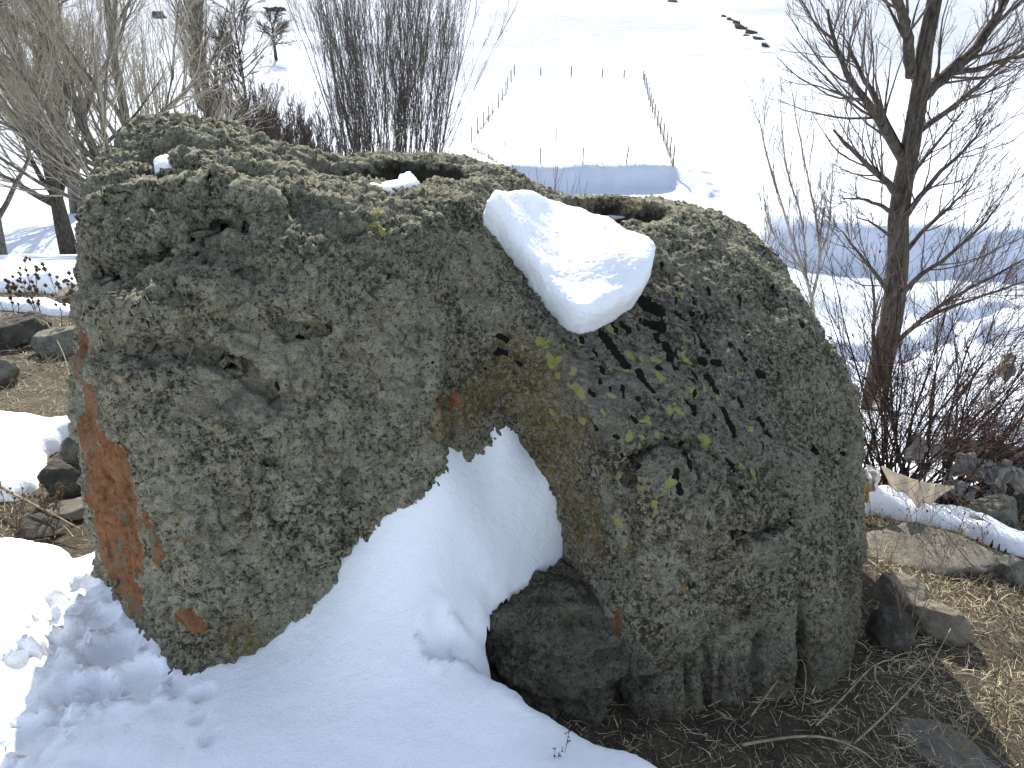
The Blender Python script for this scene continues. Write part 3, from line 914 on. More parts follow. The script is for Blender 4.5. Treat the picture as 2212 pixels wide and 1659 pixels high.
def px_floor(u, v, z=-6.4):
    return at_z(u, v, z)[:2]

BOULDERS = []
for u, v, r, h_ in [(1700, 640, 1.1, .25), (1800, 640, 1.0, .30), (1960, 640, 1.3, .55), (2060, 700, .8, .45), (1800, 735, 1.6, .28), (1980, 740, .7, .4), (2150, 690, 1.4, .5), (2130, 800, 1.6, .4)]:
    q = px_floor(u, v + 12)
    BOULDERS.append((q[0], q[1], r, h_))
TRACKS = []
trng = random.Random(12)
for k_ in range(95):
    u_ = trng.uniform(1470, 1660)
    q = px_floor(u_, 392 + (u_ - 1470) * 0.30 + trng.gauss(0, 18), -5.6)
    TRACKS.append((q[0], q[1], trng.uniform(.16, .32), trng.uniform(.08, .22)))
CHANNELS = [(np.array([px_floor(1700, 762), px_floor(1790, 770), px_floor(1880, 780), px_floor(1960, 772), px_floor(2040, 735), px_floor(2100, 690), px_floor(2180, 655)]), 0.42, 0.5)]

ys = np.concatenate([-np.geomspace(45, 1.2, 14), np.arange(-1, 8, .075), np.arange(8, 15, .25), np.arange(15, 50, .22), np.geomspace(50, 1900, 100)])
xh = np.concatenate([np.arange(0, 3.2, .075), np.geomspace(3.2, 12, 42)[1:], np.geomspace(12, 1600, 70)[1:]])
xs = np.concatenate([-xh[:0:-1], xh[xh < 7], np.arange(7, 17, .17), xh[xh >= 17]])
XX, YY = np.meshgrid(xs, ys, indexing='ij')
ZZ = terrain(XX, YY)
snowy = smoothstep(-0.1, 0.5, YY - brink(XX) + 0.5 * fbm(np.stack([XX.ravel(), YY.ravel(), 0 * XX.ravel()], 1), 0.7, 3).reshape(XX.shape))
n = Nodes('ground')
sv = n.mix(n.noise(0.4, 4), (0.54, 0.585, 0.66), (0.62, 0.66, 0.72))
so = n.mix(n.ramp(n.noise(9, 6, 0.7), 0.3, 0.7), (0.045, 0.037, 0.026), (0.150, 0.122, 0.082))
so = n.mix(n.ramp(n.noise(60, 5, 0.75), 0.35, 0.6, 0.7, 0), so, (0.055, 0.045, 0.032))
so = n.mix(n.ramp(n.noise(110, 3, 0.7, 1.5), 0.55, 0.68, 0, 0.6), so, (0.40, 0.34, 0.23))
sm = n.ramp(n.math('ADD', n.attr('snow'), n.math('MULTIPLY', n.math('SUBTRACT', n.noise(6, 5, 0.7), 0.5), 0.9)), 0.42, 0.55)
grain = n.bump(n.noise(70, 6, 0.75, 0.6), 0.9, 0.03)
wm = n.ramp(n.noise(0.018, 3, 0.6), 0.40, 0.56, 0.2, 1.0)
wav = n.bump(n.math('MULTIPLY', n.noise(0.55, 8, 0.72, co=n.stretch((0.35, 1.0, 1.0))), n.math('MULTIPLY', wm, n.ramp(n.attr('far'), 0.0, 1.0, 0.06, 1.0))), 1.0, 2.6)
nm = n.t.nodes.new('ShaderNodeMix')
nm.data_type = 'VECTOR'
n.link(sm, nm.inputs[0]); n.link(grain, nm.inputs[4]); n.link(wav, nm.inputs[5])
MAT_GROUND = n.done(n.mix(sm, so, sv), 0.85, nm.outputs[1], 0.15)
ground = mesh_object('ground', np.stack([XX, YY, ZZ], -1).reshape(-1, 3), grid_quads(*XX.shape), mat=MAT_GROUND, attrs=dict(snow=snowy.ravel(), far=smoothstep(60, 130, YY).ravel()))
tag(ground, kind='structure')

def gz_at(x, y):
    return float(terrain(np.array([x]), np.array([y]))[0])

def on_ground(u, v, lo=1.0, hi=400.0):
    """where the line of sight through (u, v) meets the ground"""
    d = ray(u, v)
    for n_ in (420, 40):
        y = np.geomspace(lo, hi, n_)
        x, z = d[0] / d[1] * y, CAM_Z + d[2] / d[1] * y
        below = z < terrain(x, y)
        k = int(np.argmax(below)) if below.any() else len(y) - 1
        lo, hi = y[max(k - 1, 0)], y[k]
    return np.array([x[k], y[k], z[k]])

# ------------------------------------------------------------------ snow lying about
MAT_SNOW = mat_snow('snow', 0.0)
MAT_SNOW_SOFT = mat_snow('packed_snow', 0.35)

def height_patch(name, poly, surf, step, edge_w, label, cat='snow patch', mat=None, noise=0.004, skip_rock=False, base=0.03, extra=None, group=None, lip=None):
    """snow over the ground inside a plan outline, rounded at its rim"""
    poly = np.asarray(poly, float)[:, :2]
    lo, hi = poly.min(0) - 0.04, poly.max(0) + 0.04
    ax, ay = np.arange(lo[0], hi[0], step), np.arange(lo[1], hi[1], step)
    X, Y = np.meshgrid(ax, ay, indexing='ij')
    P = np.stack([X.ravel(), Y.ravel()], 1)
    P3_ = np.stack([P[:, 0], P[:, 1], 0 * P[:, 0]], 1)
    d = signed_poly(P, poly) + 0.35 * edge_w * fbm(P3_, 0.14, 3) + 0.12 * edge_w * fbm(P3_ + 4, 0.03, 2)
    g = terrain(P[:, 0], P[:, 1])
    s = surf(P[:, 0], P[:, 1], g)
    if extra is not None:
        s = s + extra(P)
    s = s + noise * fbm(P3_, 0.12, 4, 0.6) * 2
    t = np.clip(d / edge_w, 0, 1)
    prof = np.sqrt(np.clip(1 - (1 - t) ** 2, 0, 1))
    drop = np.maximum(s, g) - g + base
    if lip is not None:
        drop = np.minimum(drop, lip(P))
    z = np.maximum(s, g) - drop * (1 - prof)
    keep = d > -0.999 * step
    # pull the outermost row of vertices onto the outline so the rim runs smoothly
    D2 = d.reshape(X.shape)
    ga, gb = np.gradient(D2, step)
    gn = np.maximum(ga * ga + gb * gb, 0.3)
    mv = (d < 0) & keep
    P = P.copy()
    P[mv, 0] -= (d * ga.ravel() / gn.ravel())[mv]
    P[mv, 1] -= (d * gb.ravel() / gn.ravel())[mv]
    if skip_rock:
        q = np.stack([P[:, 0], P[:, 1], z], 1)
        ok = np.all((q > ORG) & (q < ORG + H * (np.array(F.shape) - 1)), 1)
        deep = np.where(ok, sampleF(q), 1) < -0.06
        keep &= ~deep
    Qd = grid_quads(len(ax), len(ay))
    Qd = Qd[keep[Qd].all(1)]
    used = np.unique(Qd)
    remap = np.full(len(P), -1)
    remap[used] = np.arange(len(used))
    o = mesh_object(name, np.stack([P[:, 0], P[:, 1], z], 1)[used], remap[Qd], mat=mat or MAT_SNOW)
    c = poly.mean(0)
    recentre(o, (c[0], c[1], gz_at(*c)))
    return tag(o, label, cat, group)

# the big drift in the shade in front of the boulder
S_contact = [(390, 1438), (480, 1425), (560, 1400), (640, 1345), (700, 1285), (780, 1165), (860, 1092), (950, 1012), (1010, 978), (1050, 945), (1088, 900),
             (1130, 958), (1165, 1005), (1195, 1050), (1212, 1140), (1232, 1262), (215, 1262), (290, 1330), (350, 1398)]
drift_pts = [tuple(h) for h in hits(S_contact)]
drift_pts += [tuple(p) for p in P3([(1050, 1050, 1.83), (1000, 1200, 1.68), (950, 1350, 1.52), (900, 1500, 1.36), (800, 1600, 1.26), (600, 1500, 1.40), (500, 1600, 1.28),
              (300, 1500, 1.41), (150, 1400, 1.56), (60, 1300, 1.76), (60, 1185, 2.02), (150, 1215, 1.96), (20, 1600, 1.27), (1200, 1600, 1.28), (1400, 1640, 1.22),
              (1100, 1455, 1.43), (1150, 1220, 1.78), (1110, 1310, 1.64), (1060, 1400, 1.52), (700, 1420, 1.47), (250, 1400, 1.58), (120, 1260, 1.86)])]
drift_pts += [(-0.2, 0.5, .17), (-1.2, 0.5, .2), (-2.2, 1.0, .22), (-1.8, 1.8, .2), (.5, .5, .15), (-0.2, -.4, .2), (-2.2, -.4, .25)]
drift_f = TPS(drift_pts, 5e-4)
DENTS = [(at(u, v, Y)[:2], r, dp) for u, v, Y, r, dp in [
    (200, 1490, 1.42, .045, .05), (150, 1500, 1.41, .05, .03), (130, 1370, 1.6, .06, .045), (90, 1340, 1.66, .05, .03), (300, 1455, 1.46, .06, .03), (210, 1330, 1.68, .05, .025),
    (120, 1290, 1.77, .05, .03), (60, 1420, 1.53, .05, .03), (240, 1410, 1.56, .06, .035), (80, 1580, 1.3, .06, .03), (170, 1260, 1.83, .05, .03), (380, 1470, 1.45, .03, .012),
    (440, 1480, 1.42, .02, .014), (430, 1530, 1.35, .016, .012), (455, 1590, 1.29, .018, .012), (310, 1400, 1.58, .02, .02), (960, 1370, 1.5, .05, .03), (1000, 1400, 1.5, .035, .03)]]
def drift_extra(P):
    e = np.zeros(len(P))
    p3 = np.stack([P[:, 0], P[:, 1], 0 * P[:, 0]], 1)
    wob = 0.7 * fbm(p3, 0.045, 4, 0.6)
    for c, r, dp in DENTS:
        d = np.linalg.norm(P - c, axis=1) / r * (1 + wob)
        e += -dp * np.exp(-d ** 6) * (1 + 0.5 * wob) + 0.28 * dp * np.exp(-((d - 1.3) / 0.25) ** 2) * (1 + 1.5 * wob)
    rough = smoothstep(-0.55, -1.0, P[:, 0])
    return e + rough * (0.010 * fbm(p3 + 2, 0.11, 4, 0.65) - 0.010 * np.abs(fbm(p3 + 12, 0.07, 3, 0.6))) + 0.006 * fbm(p3 + 8, 0.4, 2) + 0.0016 * fbm(p3 + 6, 0.02, 2)
cont = hits([(1240, 1255)])[0]
dpoly = [cont + (0.05, 0.1, 0), cont] + P3([(1180, 1272, 1.76), (1120, 1292, 1.715), (1062, 1318, 1.65), (1040, 1372, 1.57), (1060, 1440, 1.49), (1150, 1490, 1.42), (1230, 1528, 1.375),
         (1330, 1570, 1.32), (1420, 1610, 1.275), (1490, 1680, 1.2)]) + [(.56, .9, 0), (.62, .2, 0), (.6, -.6, 0), (-2.6, -.6, 0), (-2.5, 1.2, 0), (-2.1, 1.9, 0)] \
    + P3([(-60, 1182, 2.08), (0, 1172, 2.1), (70, 1160, 2.13), (150, 1182, 2.09), (195, 1212, 2.04)]) + [(-.95, 2.2, 0), (-.5, 2.25, 0), (0, 2.25, 0), (.25, 2.1, 0)]
drift = height_patch('snow_drift', dpoly, lambda x, y, g: drift_f(x, y), 0.0125, 0.075, 'big shaded snow drift sweeping up into the notch before the boulder', 'snow drift',
                     mat=MAT_SNOW, noise=0.002, skip_rock=True, extra=drift_extra, lip=lambda P: 0.055 + 0.5 * smoothstep(0.18, 0.34, np.linalg.norm(P - cont[:2] + (0.12, 0.1), axis=1)))

def patch_px(name, pxs, z, thick, label, step=0.03, edge=0.06, **kw):
    poly = [at_z(u, v, z) for u, v in pxs]
    return height_patch(name, poly, lambda x, y, g: g + thick * (1 + 1.1 * fbm(np.stack([x, y, 0 * x], 1), 0.32, 3)), step, edge, label, noise=0.006, **kw)
patch_px('snow_patch', [(-80, 905), (0, 902), (100, 895), (185, 888), (260, 900), (260, 940), (185, 935), (140, 950), (105, 975), (95, 1010), (85, 1050), (40, 1085), (-80, 1085)], 0.03, 0.07,
         'thick snow patch on dry grass behind the boulder, ending at the boxy stone', step=.02)
patch_px('snow_patch', [(-200, 560), (-60, 552), (60, 552), (130, 572), (230, 590), (230, 640), (150, 640), (90, 625), (-200, 622)], -0.2, 0.10,
         'long snow patch along the edge of the left slope behind thistles', step=.04)
patch_px('snow_patch', [(-200, 640), (0, 636), (90, 640), (170, 655), (240, 680), (230, 690), (165, 672), (110, 668), (0, 655), (-200, 650)], -0.12, 0.05,
         'narrow snow strip under the thistle heads on the left', step=.03)
patch_px('snow_patch', [(95, 1002), (140, 985), (150, 992), (110, 1010)], 0.06, 0.02, 'small snow scrap on top of the stones by the left flank', step=.01, edge=.03)
patch_px('snow_patch', [(1820, 1075), (1870, 1068), (1905, 1055), (1945, 1042), (1990, 1062), (2020, 1084), (2080, 1100), (2150, 1130), (2230, 1160), (2400, 1230), (2400, 1260), (2230, 1225),
         (2130, 1190), (2060, 1165), (1980, 1150), (1930, 1145), (1860, 1142), (1800, 1140)], -0.27, 0.09,
         'bright snow strip on the flat grey slab below the rag bush', step=.018, edge=.10)

# ------------------------------------------------------------------ snow lodged on the boulder
def rock_snow(name, pxs, thick, label, step=0.009, k=0.05, mat=None, lift=0.0, noise=0.010):
    h3 = hits(pxs)
    c = h3.mean(0)
    _, _, vt = np.linalg.svd(h3 - c)
    nrm = vt[2] if vt[2][2] > 0 else -vt[2]
    e1 = np.cross((0, 1, 0), nrm); e1 /= np.linalg.norm(e1)
    e2 = np.cross(nrm, e1)
    pol = np.stack([(h3 - c) @ e1, (h3 - c) @ e2], 1)
    lo, hi = h3.min(0) - 0.14, h3.max(0) + 0.14
    ax = [np.arange(a, b, step) for a, b in zip(lo, hi)]
    G = np.stack(np.meshgrid(*ax, indexing='ij'), -1)
    p = G.reshape(-1, 3)
    sd = signed_poly(np.stack([(p - c) @ e1, (p - c) @ e2], 1), pol) + noise * 0.8 * fbm(p, 0.05, 3)
    fr_ = np.where(np.all((p > ORG) & (p < ORG + H * (np.array(F.shape) - 1)), 1), sampleF(p), 1.0)
    T = thick * (1 + 0.25 * fbm(p, 0.2, 2))
    f = smax(-sd, fr_ - T + noise * fbm(p + 3, 0.06, 3), k)
    f = smax(f, -(fr_ + 0.035), 0.01)
    f = f.reshape(G.shape[:3])
    f[0], f[-1], f[:, 0], f[:, -1], f[:, :, 0], f[:, :, -1] = [np.maximum(a, .001) for a in (f[0], f[-1], f[:, 0], f[:, -1], f[:, :, 0], f[:, :, -1])]
    Vs, Qs = surface_nets(f, lo, step)
    Vs, Qs = subdivide(Vs, Qs)
    Ns = vert_normals(Vs, Qs)
    Vs = Vs + Ns * (0.0022 * fbm(Vs, 0.03, 3) + 0.003 * perlin(Vs / 0.008))[:, None]
    o = mesh_object(name, Vs, Qs, mat=mat or MAT_SNOW_SOFT)
    recentre(o, Vs.mean(0))
    return tag(o, label, 'snow')
rock_snow('snow_block', [(1036, 482), (1055, 466), (1130, 462), (1195, 478), (1245, 498), (1290, 520), (1340, 545), (1382, 558), (1394, 585), (1386, 632), (1366, 668), (1324, 694),
           (1284, 716), (1254, 726), (1222, 714), (1180, 672), (1128, 604), (1076, 530)], 0.085, 'thick snow block wedged in the notch on top of the boulder', noise=.006, k=.032)
rock_snow('snow_scrap', [(765, 404), (800, 409), (850, 409), (895, 399), (905, 404), (880, 416), (840, 422), (800, 421)], 0.022, 'thin snow lying in the left worn hollow of the boulder top', k=.02)
rock_snow('snow_scrap', [(332, 364), (338, 342), (352, 332), (368, 338), (380, 354), (362, 364)], 0.014, 'small snow pocket in the dimple of the left hump', k=.02)
n = Nodes('ice')
MAT_ICE = n.done(n.mix(n.noise(60, 3), (0.30, 0.32, 0.33), (0.62, 0.66, 0.70)), 0.25, n.bump(n.noise(90, 3), 0.4, 0.004), 0.5)
rock_snow('ice_sheet', [(1290, 470), (1320, 464), (1350, 464), (1355, 472), (1320, 478)], 0.012, 'thin grey ice in the right worn hollow of the boulder top', k=.012, mat=MAT_ICE)
# ------------------------------------------------------------------ bare trees and bushes
def tubes(sets, name, mat, parent=None):
    """sets: list of (pts (M,n,3), rad (M,n), sides); all of one branch system in one mesh"""
    VV, QQ, off = [], [], 0
    for pts, rad, k in sets:
        if len(pts) == 0:
            continue
        M, n_, _ = pts.shape
        T = np.gradient(pts, axis=1)
        T /= np.maximum(np.linalg.norm(T, axis=2), 1e-9)[..., None]
        ref = np.where(np.abs(T[..., 2:3]) > 0.9, np.array([1., 0, 0]), np.array([0., 0, 1]))
        A = np.cross(T, ref)
        A /= np.maximum(np.linalg.norm(A, axis=2), 1e-9)[..., None]
        B = np.cross(T, A)
        ang = np.arange(k) / k * 2 * np.pi
        ring = pts[:, :, None, :] + rad[:, :, None, None] * (np.cos(ang)[:, None] * A[:, :, None, :] + np.sin(ang)[:, None] * B[:, :, None, :])
        VV.append(ring.reshape(-1, 3))
        base = off + (np.arange(M)[:, None, None] * n_ + np.arange(n_ - 1)[None, :, None]) * k
        j = np.arange(k)[None, None, :]
        j2 = (j + 1) % k
        QQ.append(np.stack([base + j, base + j2, base + k + j2, base + k + j], -1).reshape(-1, 4))
        off += M * n_ * k
    return mesh_object(name, np.concatenate(VV), np.concatenate(QQ), mat=mat, parent=parent)

def unit(a):
    return a / np.maximum(np.linalg.norm(a, axis=-1, keepdims=True), 1e-9)

def grow(R, P0, D, L, n_, wander, lift):
    """M branches at once; lift bends them upwards (or down when negative)"""
    pts = [P0]
    D = unit(D)
    step = (L / (n_ - 1))[:, None]
    for _ in range(n_ - 1):
        D = unit(D + R.normal(0, wander, D.shape) + np.array([0, 0, lift]))
        pts.append(pts[-1] + D * step)
    return np.stack(pts, 1)

def spawn(R, par, prad, per, t0, t1, ang, lmul, lens, rmul=0.6):
    """children along parents; returns start, direction, length, radius"""
    M, n_, _ = par.shape
    ids = np.repeat(np.arange(M), per)
    t = R.uniform(t0, t1, len(ids)) * (n_ - 1)
    i = np.minimum(t.astype(int), n_ - 2)
    f = (t - i)[:, None]
    p = par[ids, i] * (1 - f) + par[ids, i + 1] * f
    d = unit(par[ids, i + 1] - par[ids, i])
    rnd = unit(np.cross(d, R.normal(size=d.shape)))
    a = R.uniform(*ang, len(ids))[:, None]
    D = d * np.cos(a) + rnd * np.sin(a)
    r = (prad[ids, i] * (1 - f[:, 0]) + prad[ids, i + 1] * f[:, 0]) * rmul
    L = lens[ids] * R.uniform(*lmul, len(ids)) * (1.15 - 0.5 * t / (n_ - 1))
    return p, D, L, r

def taper(r0, r1, n_, M=None):
    t = np.linspace(0, 1, n_)
    r0 = np.atleast_1d(r0)[:, None]
    r1 = np.broadcast_to(np.atleast_1d(r1)[:, None], r0.shape)
    return r0 * (1 - t) + r1 * t

def bark(name, a, b, scale=20):
    n = Nodes(name)
    co = n.stretch((1, 1, 0.22))
    f = n.noise(scale, 5, 0.65, co=co)
    return n.done(n.mix(n.ramp(f, 0.32, 0.68), a, b), 0.92, n.bump(f, 0.9, 0.03), 0.1)
BARK_GREY = bark('bark_grey', (0.075, 0.068, 0.055), (0.20, 0.185, 0.15))
BARK_DARK = bark('bark_dark', (0.030, 0.025, 0.020), (0.10, 0.085, 0.066), 28)
TWIG_TAN = bark('twig_tan', (0.24, 0.21, 0.155), (0.44, 0.39, 0.29))
TWIG_OLIVE = bark('twig_olive', (0.20, 0.182, 0.13), (0.37, 0.335, 0.245))
TWIG_BROWN = bark('twig_brown', (0.065, 0.048, 0.040), (0.15, 0.115, 0.095))
TWIG_RED = bark('twig_red', (0.070, 0.042, 0.034), (0.17, 0.115, 0.092), 40)
TWIG_OSIER = bark('twig_osier', (0.055, 0.048, 0.038), (0.15, 0.13, 0.105))
TWIG_DARK = bark('twig_dark', (0.035, 0.030, 0.026), (0.085, 0.072, 0.06))
TWIG_PALE = bark('twig_pale', (0.17, 0.155, 0.12), (0.32, 0.29, 0.225))

def finish_tree(name, base, trunk_sets, crown_sets, mt, mc, label, cat='tree', group=None, extra=None):
    root = empty(name, [float(c) for c in base])
    tag(root, label, cat, group)
    for nm, sets, m in (('trunk', trunk_sets, mt), ('crown', crown_sets, mc)):
        if sets:
            sets = [(p - base, r, k) for p, r, k in sets]
            tubes(sets, nm, m, root)
    return root

def bushy_tree(name, seed, base, height, lean, label, trunk_r, n_limbs=14, limb_ang=(0.3, 0.9), limb_len=(0.45, 0.8), lift=0.12, twig=(9, 9), rmin=0.004, mt=None, mc=None, t0=0.18, spread=1.0,
               group=None, wander=0.10, trunks=1):
    R = np.random.default_rng(seed)
    base = np.asarray(base, float)
    P0 = base + R.normal(0, 0.12 if trunks > 1 else 0, (trunks, 3)) * (1, 1, 0)
    D = np.array([[lean[0] + (0.14 * (k - (trunks - 1) / 2)), lean[1], 1.0] for k in range(trunks)])
    P0[:, 2] = base[2] - 0.15
    tr = grow(R, P0, D, np.full(trunks, height), 12, 0.035, 0.05)
    trr = taper(np.full(trunks, trunk_r), trunk_r * 0.12, 12)
    p, d, L, r = spawn(R, tr, trr, n_limbs, t0, 0.97, limb_ang, limb_len, np.full(trunks, height), 0.5)
    l1 = grow(R, p, d, L * 0.75, 9, wander, lift)
    r = np.minimum(r, L * 0.016) + rmin
    l1r = taper(r, rmin * 1.2, 9)
    p, d, L2, r2 = spawn(R, l1, l1r, twig[0], 0.15, 1.0, (0.25, 0.75), (0.28, 0.55), L * 0.75 * spread, 0.55)
    l2 = grow(R, p, d, L2, 7, wander, lift * 0.8)
    l2r = taper(np.maximum(r2, rmin), rmin * 0.8, 7)
    p, d, L3, r3 = spawn(R, l2, l2r, twig[1], 0.1, 1.0, (0.2, 0.7), (0.3, 0.6), L2, 0.6)
    l3 = grow(R, p, d, L3, 3, wander * 1.4, lift * 0.6)
    l3r = taper(np.full(len(p), rmin * 0.8), rmin * 0.5, 3)
    return finish_tree(name, base, [(tr, trr, 10), (l1, l1r, 5)], [(l2, l2r, 3), (l3, l3r, 3)], mt or BARK_GREY, mc or TWIG_TAN, label, 'tree', group)

def shrub(name, seed, base, height, n_stems, label, fan=0.35, foot=0.6, twig=(8, 4), r0=0.02, rmin=0.004, mt=None, mc=None, lift=0.03, lean=(0, 0), cat='shrub', group=None, wander=0.05, ymul=1.0, tw_len=(0.15, 0.35), tw_ang=(0.2, 0.6), even=False):
    R = np.random.default_rng(seed)
    base = np.asarray(base, float)
    P0 = base + (R.normal(0, foot * 0.5, (n_stems, 3)) if not even else R.uniform(-foot, foot, (n_stems, 3))) * (1, ymul, 0)
    P0[:, 2] = base[2] - 0.05
    off = (P0 - base) / max(foot, 1e-6)
    D = np.stack([R.normal(0, fan, n_stems) + off[:, 0] * fan * 1.2 + lean[0], (R.normal(0, fan, n_stems) + off[:, 1] * fan) * ymul + lean[1], np.ones(n_stems)], 1)
    L = height * R.uniform(0.6, 1.05, n_stems) * (1 - 0.10 * np.abs(D[:, 0]))
    st = grow(R, P0, D, L, 9, wander, lift)
    r = np.full(n_stems, r0) * R.uniform(0.6, 1.2, n_stems)
    sr = taper(r, rmin, 9)
    p, d, L2, r2 = spawn(R, st, sr, twig[0], 0.2, 0.98, tw_ang, tw_len, L, 0.5)
    l2 = grow(R, p, d, L2, 6, wander * 1.3, lift + 0.04)
    l2r = taper(np.maximum(r2, rmin), rmin * 0.7, 6)
    sets = [(l2, l2r, 3)]
    if twig[1]:
        p, d, L3, _ = spawn(R, l2, l2r, twig[1], 0.15, 1.0, (0.2, 0.7), (0.3, 0.6), L2, 0.6)
        sets.append((grow(R, p, d, L3, 3, wander * 1.8, lift), taper(np.full(len(p), rmin * 0.75), rmin * 0.5, 3), 3))
    o = finish_tree(name, base, [(st, sr, 5)], sets, mt or TWIG_BROWN, mc or TWIG_BROWN, label, cat, group)
    for c in o.children:
        if c.name.startswith('trunk'):
            c.name = 'stems'
        else:
            c.name = 'twigs'
            c['kind'] = 'stuff'
    return o

def base_at(u, Y):
    x = (u - 1106.0) / FPX * (Y * CP + (CAM_Z + 0.06 * Y) * SP)
    return np.array([x, Y, gz_at(x, Y)])

# left: pale willows
LT = 'pale bare willows on the left'
b = base_at(95, 25.0)
bushy_tree('willow_tree', 11, b, 12, (0.0, -0.02), 'pale bare willow with two dark leaning trunks at the left edge', 0.22, 20, (0.35, 1.1), (0.4, 0.62), 0.07, (13, 15), 0.0052, BARK_DARK, TWIG_TAN, 0.10, trunks=2, group=LT)
b = base_at(258, 21.0)
bushy_tree('willow_tree', 12, b, 11, (-0.10, 0.0), 'dense tan willow whose limbs fork up just left of the boulder hump', 0.15, 26, (0.45, 1.1), (0.42, 0.66), 0.10, (14, 15), 0.0052, BARK_GREY, TWIG_TAN, 0.05, trunks=2, group=LT)
b = base_at(-60, 23.0)
bushy_tree('willow_tree', 13, b, 11, (0.06, 0.0), 'bare willow reaching in from beyond the left edge with drooping twigs', 0.18, 24, (0.5, 1.2), (0.42, 0.6), 0.05, (12, 14), 0.005, BARK_GREY, TWIG_OLIVE, 0.10, group=LT)
b = base_at(140, 34.0)
bushy_tree('willow_tree', 14, b, 13, (0.02, 0.0), 'olive willow farther back, left of the tall poplar', 0.2, 22, (0.3, 0.8), (0.35, 0.55), 0.10, (11, 9), 0.0075, BARK_GREY, TWIG_OLIVE, 0.05, trunks=2, group=LT)
# tall fastigiate poplar
b = base_at(452, 52.0)
bushy_tree('poplar_tree', 21, b, 19, (-0.02, 0.0), 'tall narrow poplar with upswept grey-green branches', 0.26, 105, (0.3, 0.7), (0.22, 0.36), 0.13, (8, 8), 0.0085, BARK_GREY, TWIG_OLIVE, 0.04, wander=0.035)
# brown open tree beside it
b = base_at(530, 47.0)
bushy_tree('bare_tree', 22, b, 8.4, (0, 0), 'small dark brown tree with rounded crown just right of the poplar', 0.13, 36, (0.5, 1.15), (0.40, 0.60), 0.05, (11, 10), 0.0095, BARK_DARK, TWIG_BROWN, 0.12)
# lone tree on the far slope
b = on_ground(597, 130)
bushy_tree('lone_tree', 23, b, 0.050 * b[1], (0.02, 0), 'lone round-crowned bare tree on the far snowy slope', 0.0022 * b[1], 30, (0.75, 1.25), (0.55, 0.80), 0.0, (9, 7), 0.00017 * b[1], TWIG_DARK, TWIG_DARK, 0.28)
# grey saplings between willow and poplar
for k, (u, Y, h, nm) in enumerate([(300, 58, 6.0, 'grey'), (345, 56, 6.8, 'taller grey')]):
    shrub('grey_shrub', 30 + k, base_at(u, Y), h, 26, nm + ' leafless shrub standing in snow between willow and poplar', 0.16, 1.6, (7, 3), 0.035, 0.012, TWIG_OLIVE, TWIG_OLIVE, 0.06, group='grey shrubs by the poplar')
# brown thicket
for k, (u, Y, h, ns, ds) in enumerate([(470, 45, 4.3, 34, 'left end of the'), (540, 43, 4.5, 40, 'second part of the'), (605, 42, 4.3, 42, 'densest middle of the'), (665, 42, 3.7, 36, 'fourth part of the'), (720, 41, 3.0, 30, 'right end of the')]):
    shrub('thicket_shrub', 40 + k, base_at(u, Y), h, ns, ds + ' low reddish-brown thicket behind the boulder', 0.22, 1.9, (13, 7), 0.02, 0.0095, TWIG_BROWN, TWIG_BROWN, 0.04, group='brown thicket')
# big multi-stemmed osier
b = base_at(838, 37.0)
shrub('osier_shrub', 50, b, 12.4, 105, 'huge many-stemmed grey osier rising behind the middle of the boulder', 0.115, 1.9, (14, 6), 0.030, 0.0065, TWIG_OSIER, TWIG_OSIER, 0.01, (0.03, 0), wander=0.04, ymul=0.5, tw_len=(0.14, 0.32), tw_ang=(0.12, 0.4), even=True)
# thin shoots right of it
for k, (u, Y, h, ns, tx) in enumerate([(1092, 12, 3.0, 10, 'left clump of slim bare shoots before the fenced field'), (1172, 12, 3.3, 15, 'fanned clump of slim bare shoots by the shaded bank')]):
    shrub('sapling_clump', 60 + k, base_at(u, Y) + (0, 0, 0), h + 1.2, ns, tx, 0.13, 0.25, (6, 0), 0.009, 0.003, TWIG_BROWN, TWIG_BROWN, 0.03, group='slim shoots')

# right: pale sapling tree with forked stem
def manual_tree(name, base, limbs, seed, label, mt, mc, twig, rmin, lift=0.10, tl=(0.25, 0.5), tang=(0.25, 0.8), twoness=6, cat='tree'):
    """limbs: list of ([(u, v, Y)...], r0, r1, twig length, twigs)"""
    R = np.random.default_rng(seed)
    tsets, csets = [], []
    for pts, r0, r1, tlen, ntw in limbs:
        c = np.array([at(*p) for p in pts])
        t = np.linspace(0, len(c) - 1, 14)
        # smooth curve through the points
        cc = np.stack([np.interp(t, np.arange(len(c)), c[:, k]) for k in range(3)], 1)
        for _ in range(2):
            cc[1:-1] = 0.25 * cc[:-2] + 0.5 * cc[1:-1] + 0.25 * cc[2:]
        cc[1:-1] += R.normal(0, r0 * 0.12, (12, 3))
        rr = taper(np.array([r0]), r1, 14)
        tsets.append((cc[None], rr, 12 if r0 > 0.05 else 6))
        if ntw:
            p, d, L, r = spawn(R, cc[None], rr, ntw, 0.12, 1.0, tang, (0.5, 1.1), np.array([tlen]), 0.35)
            r = np.minimum(r, 0.016)
            l2 = grow(R, p, d, L, 8, 0.09, lift)
            l2r = taper(np.maximum(r, rmin), rmin * 0.8, 8)
            csets.append((l2, l2r, 4))
            p, d, L, r = spawn(R, l2, l2r, twig, 0.1, 1.0, (0.2, 0.65), tl, L, 0.6)
            l3 = grow(R, p, d, L, 6, 0.08, lift * 0.7)
            l3r = taper(np.full(len(p), rmin * 0.85), rmin * 0.55, 6)
            csets.append((l3, l3r, 3))
            if twoness:
                p, d, L, r = spawn(R, l3, l3r, twoness, 0.1, 1.0, (0.2, 0.7), (0.25, 0.5), L, 0.6)
                csets.append((grow(R, p, d, L, 4, 0.08, lift * 0.5), taper(np.full(len(p), rmin * 0.6), rmin * 0.4, 4), 3))
    return finish_tree(name, base, tsets, csets, mt, mc, label, cat)

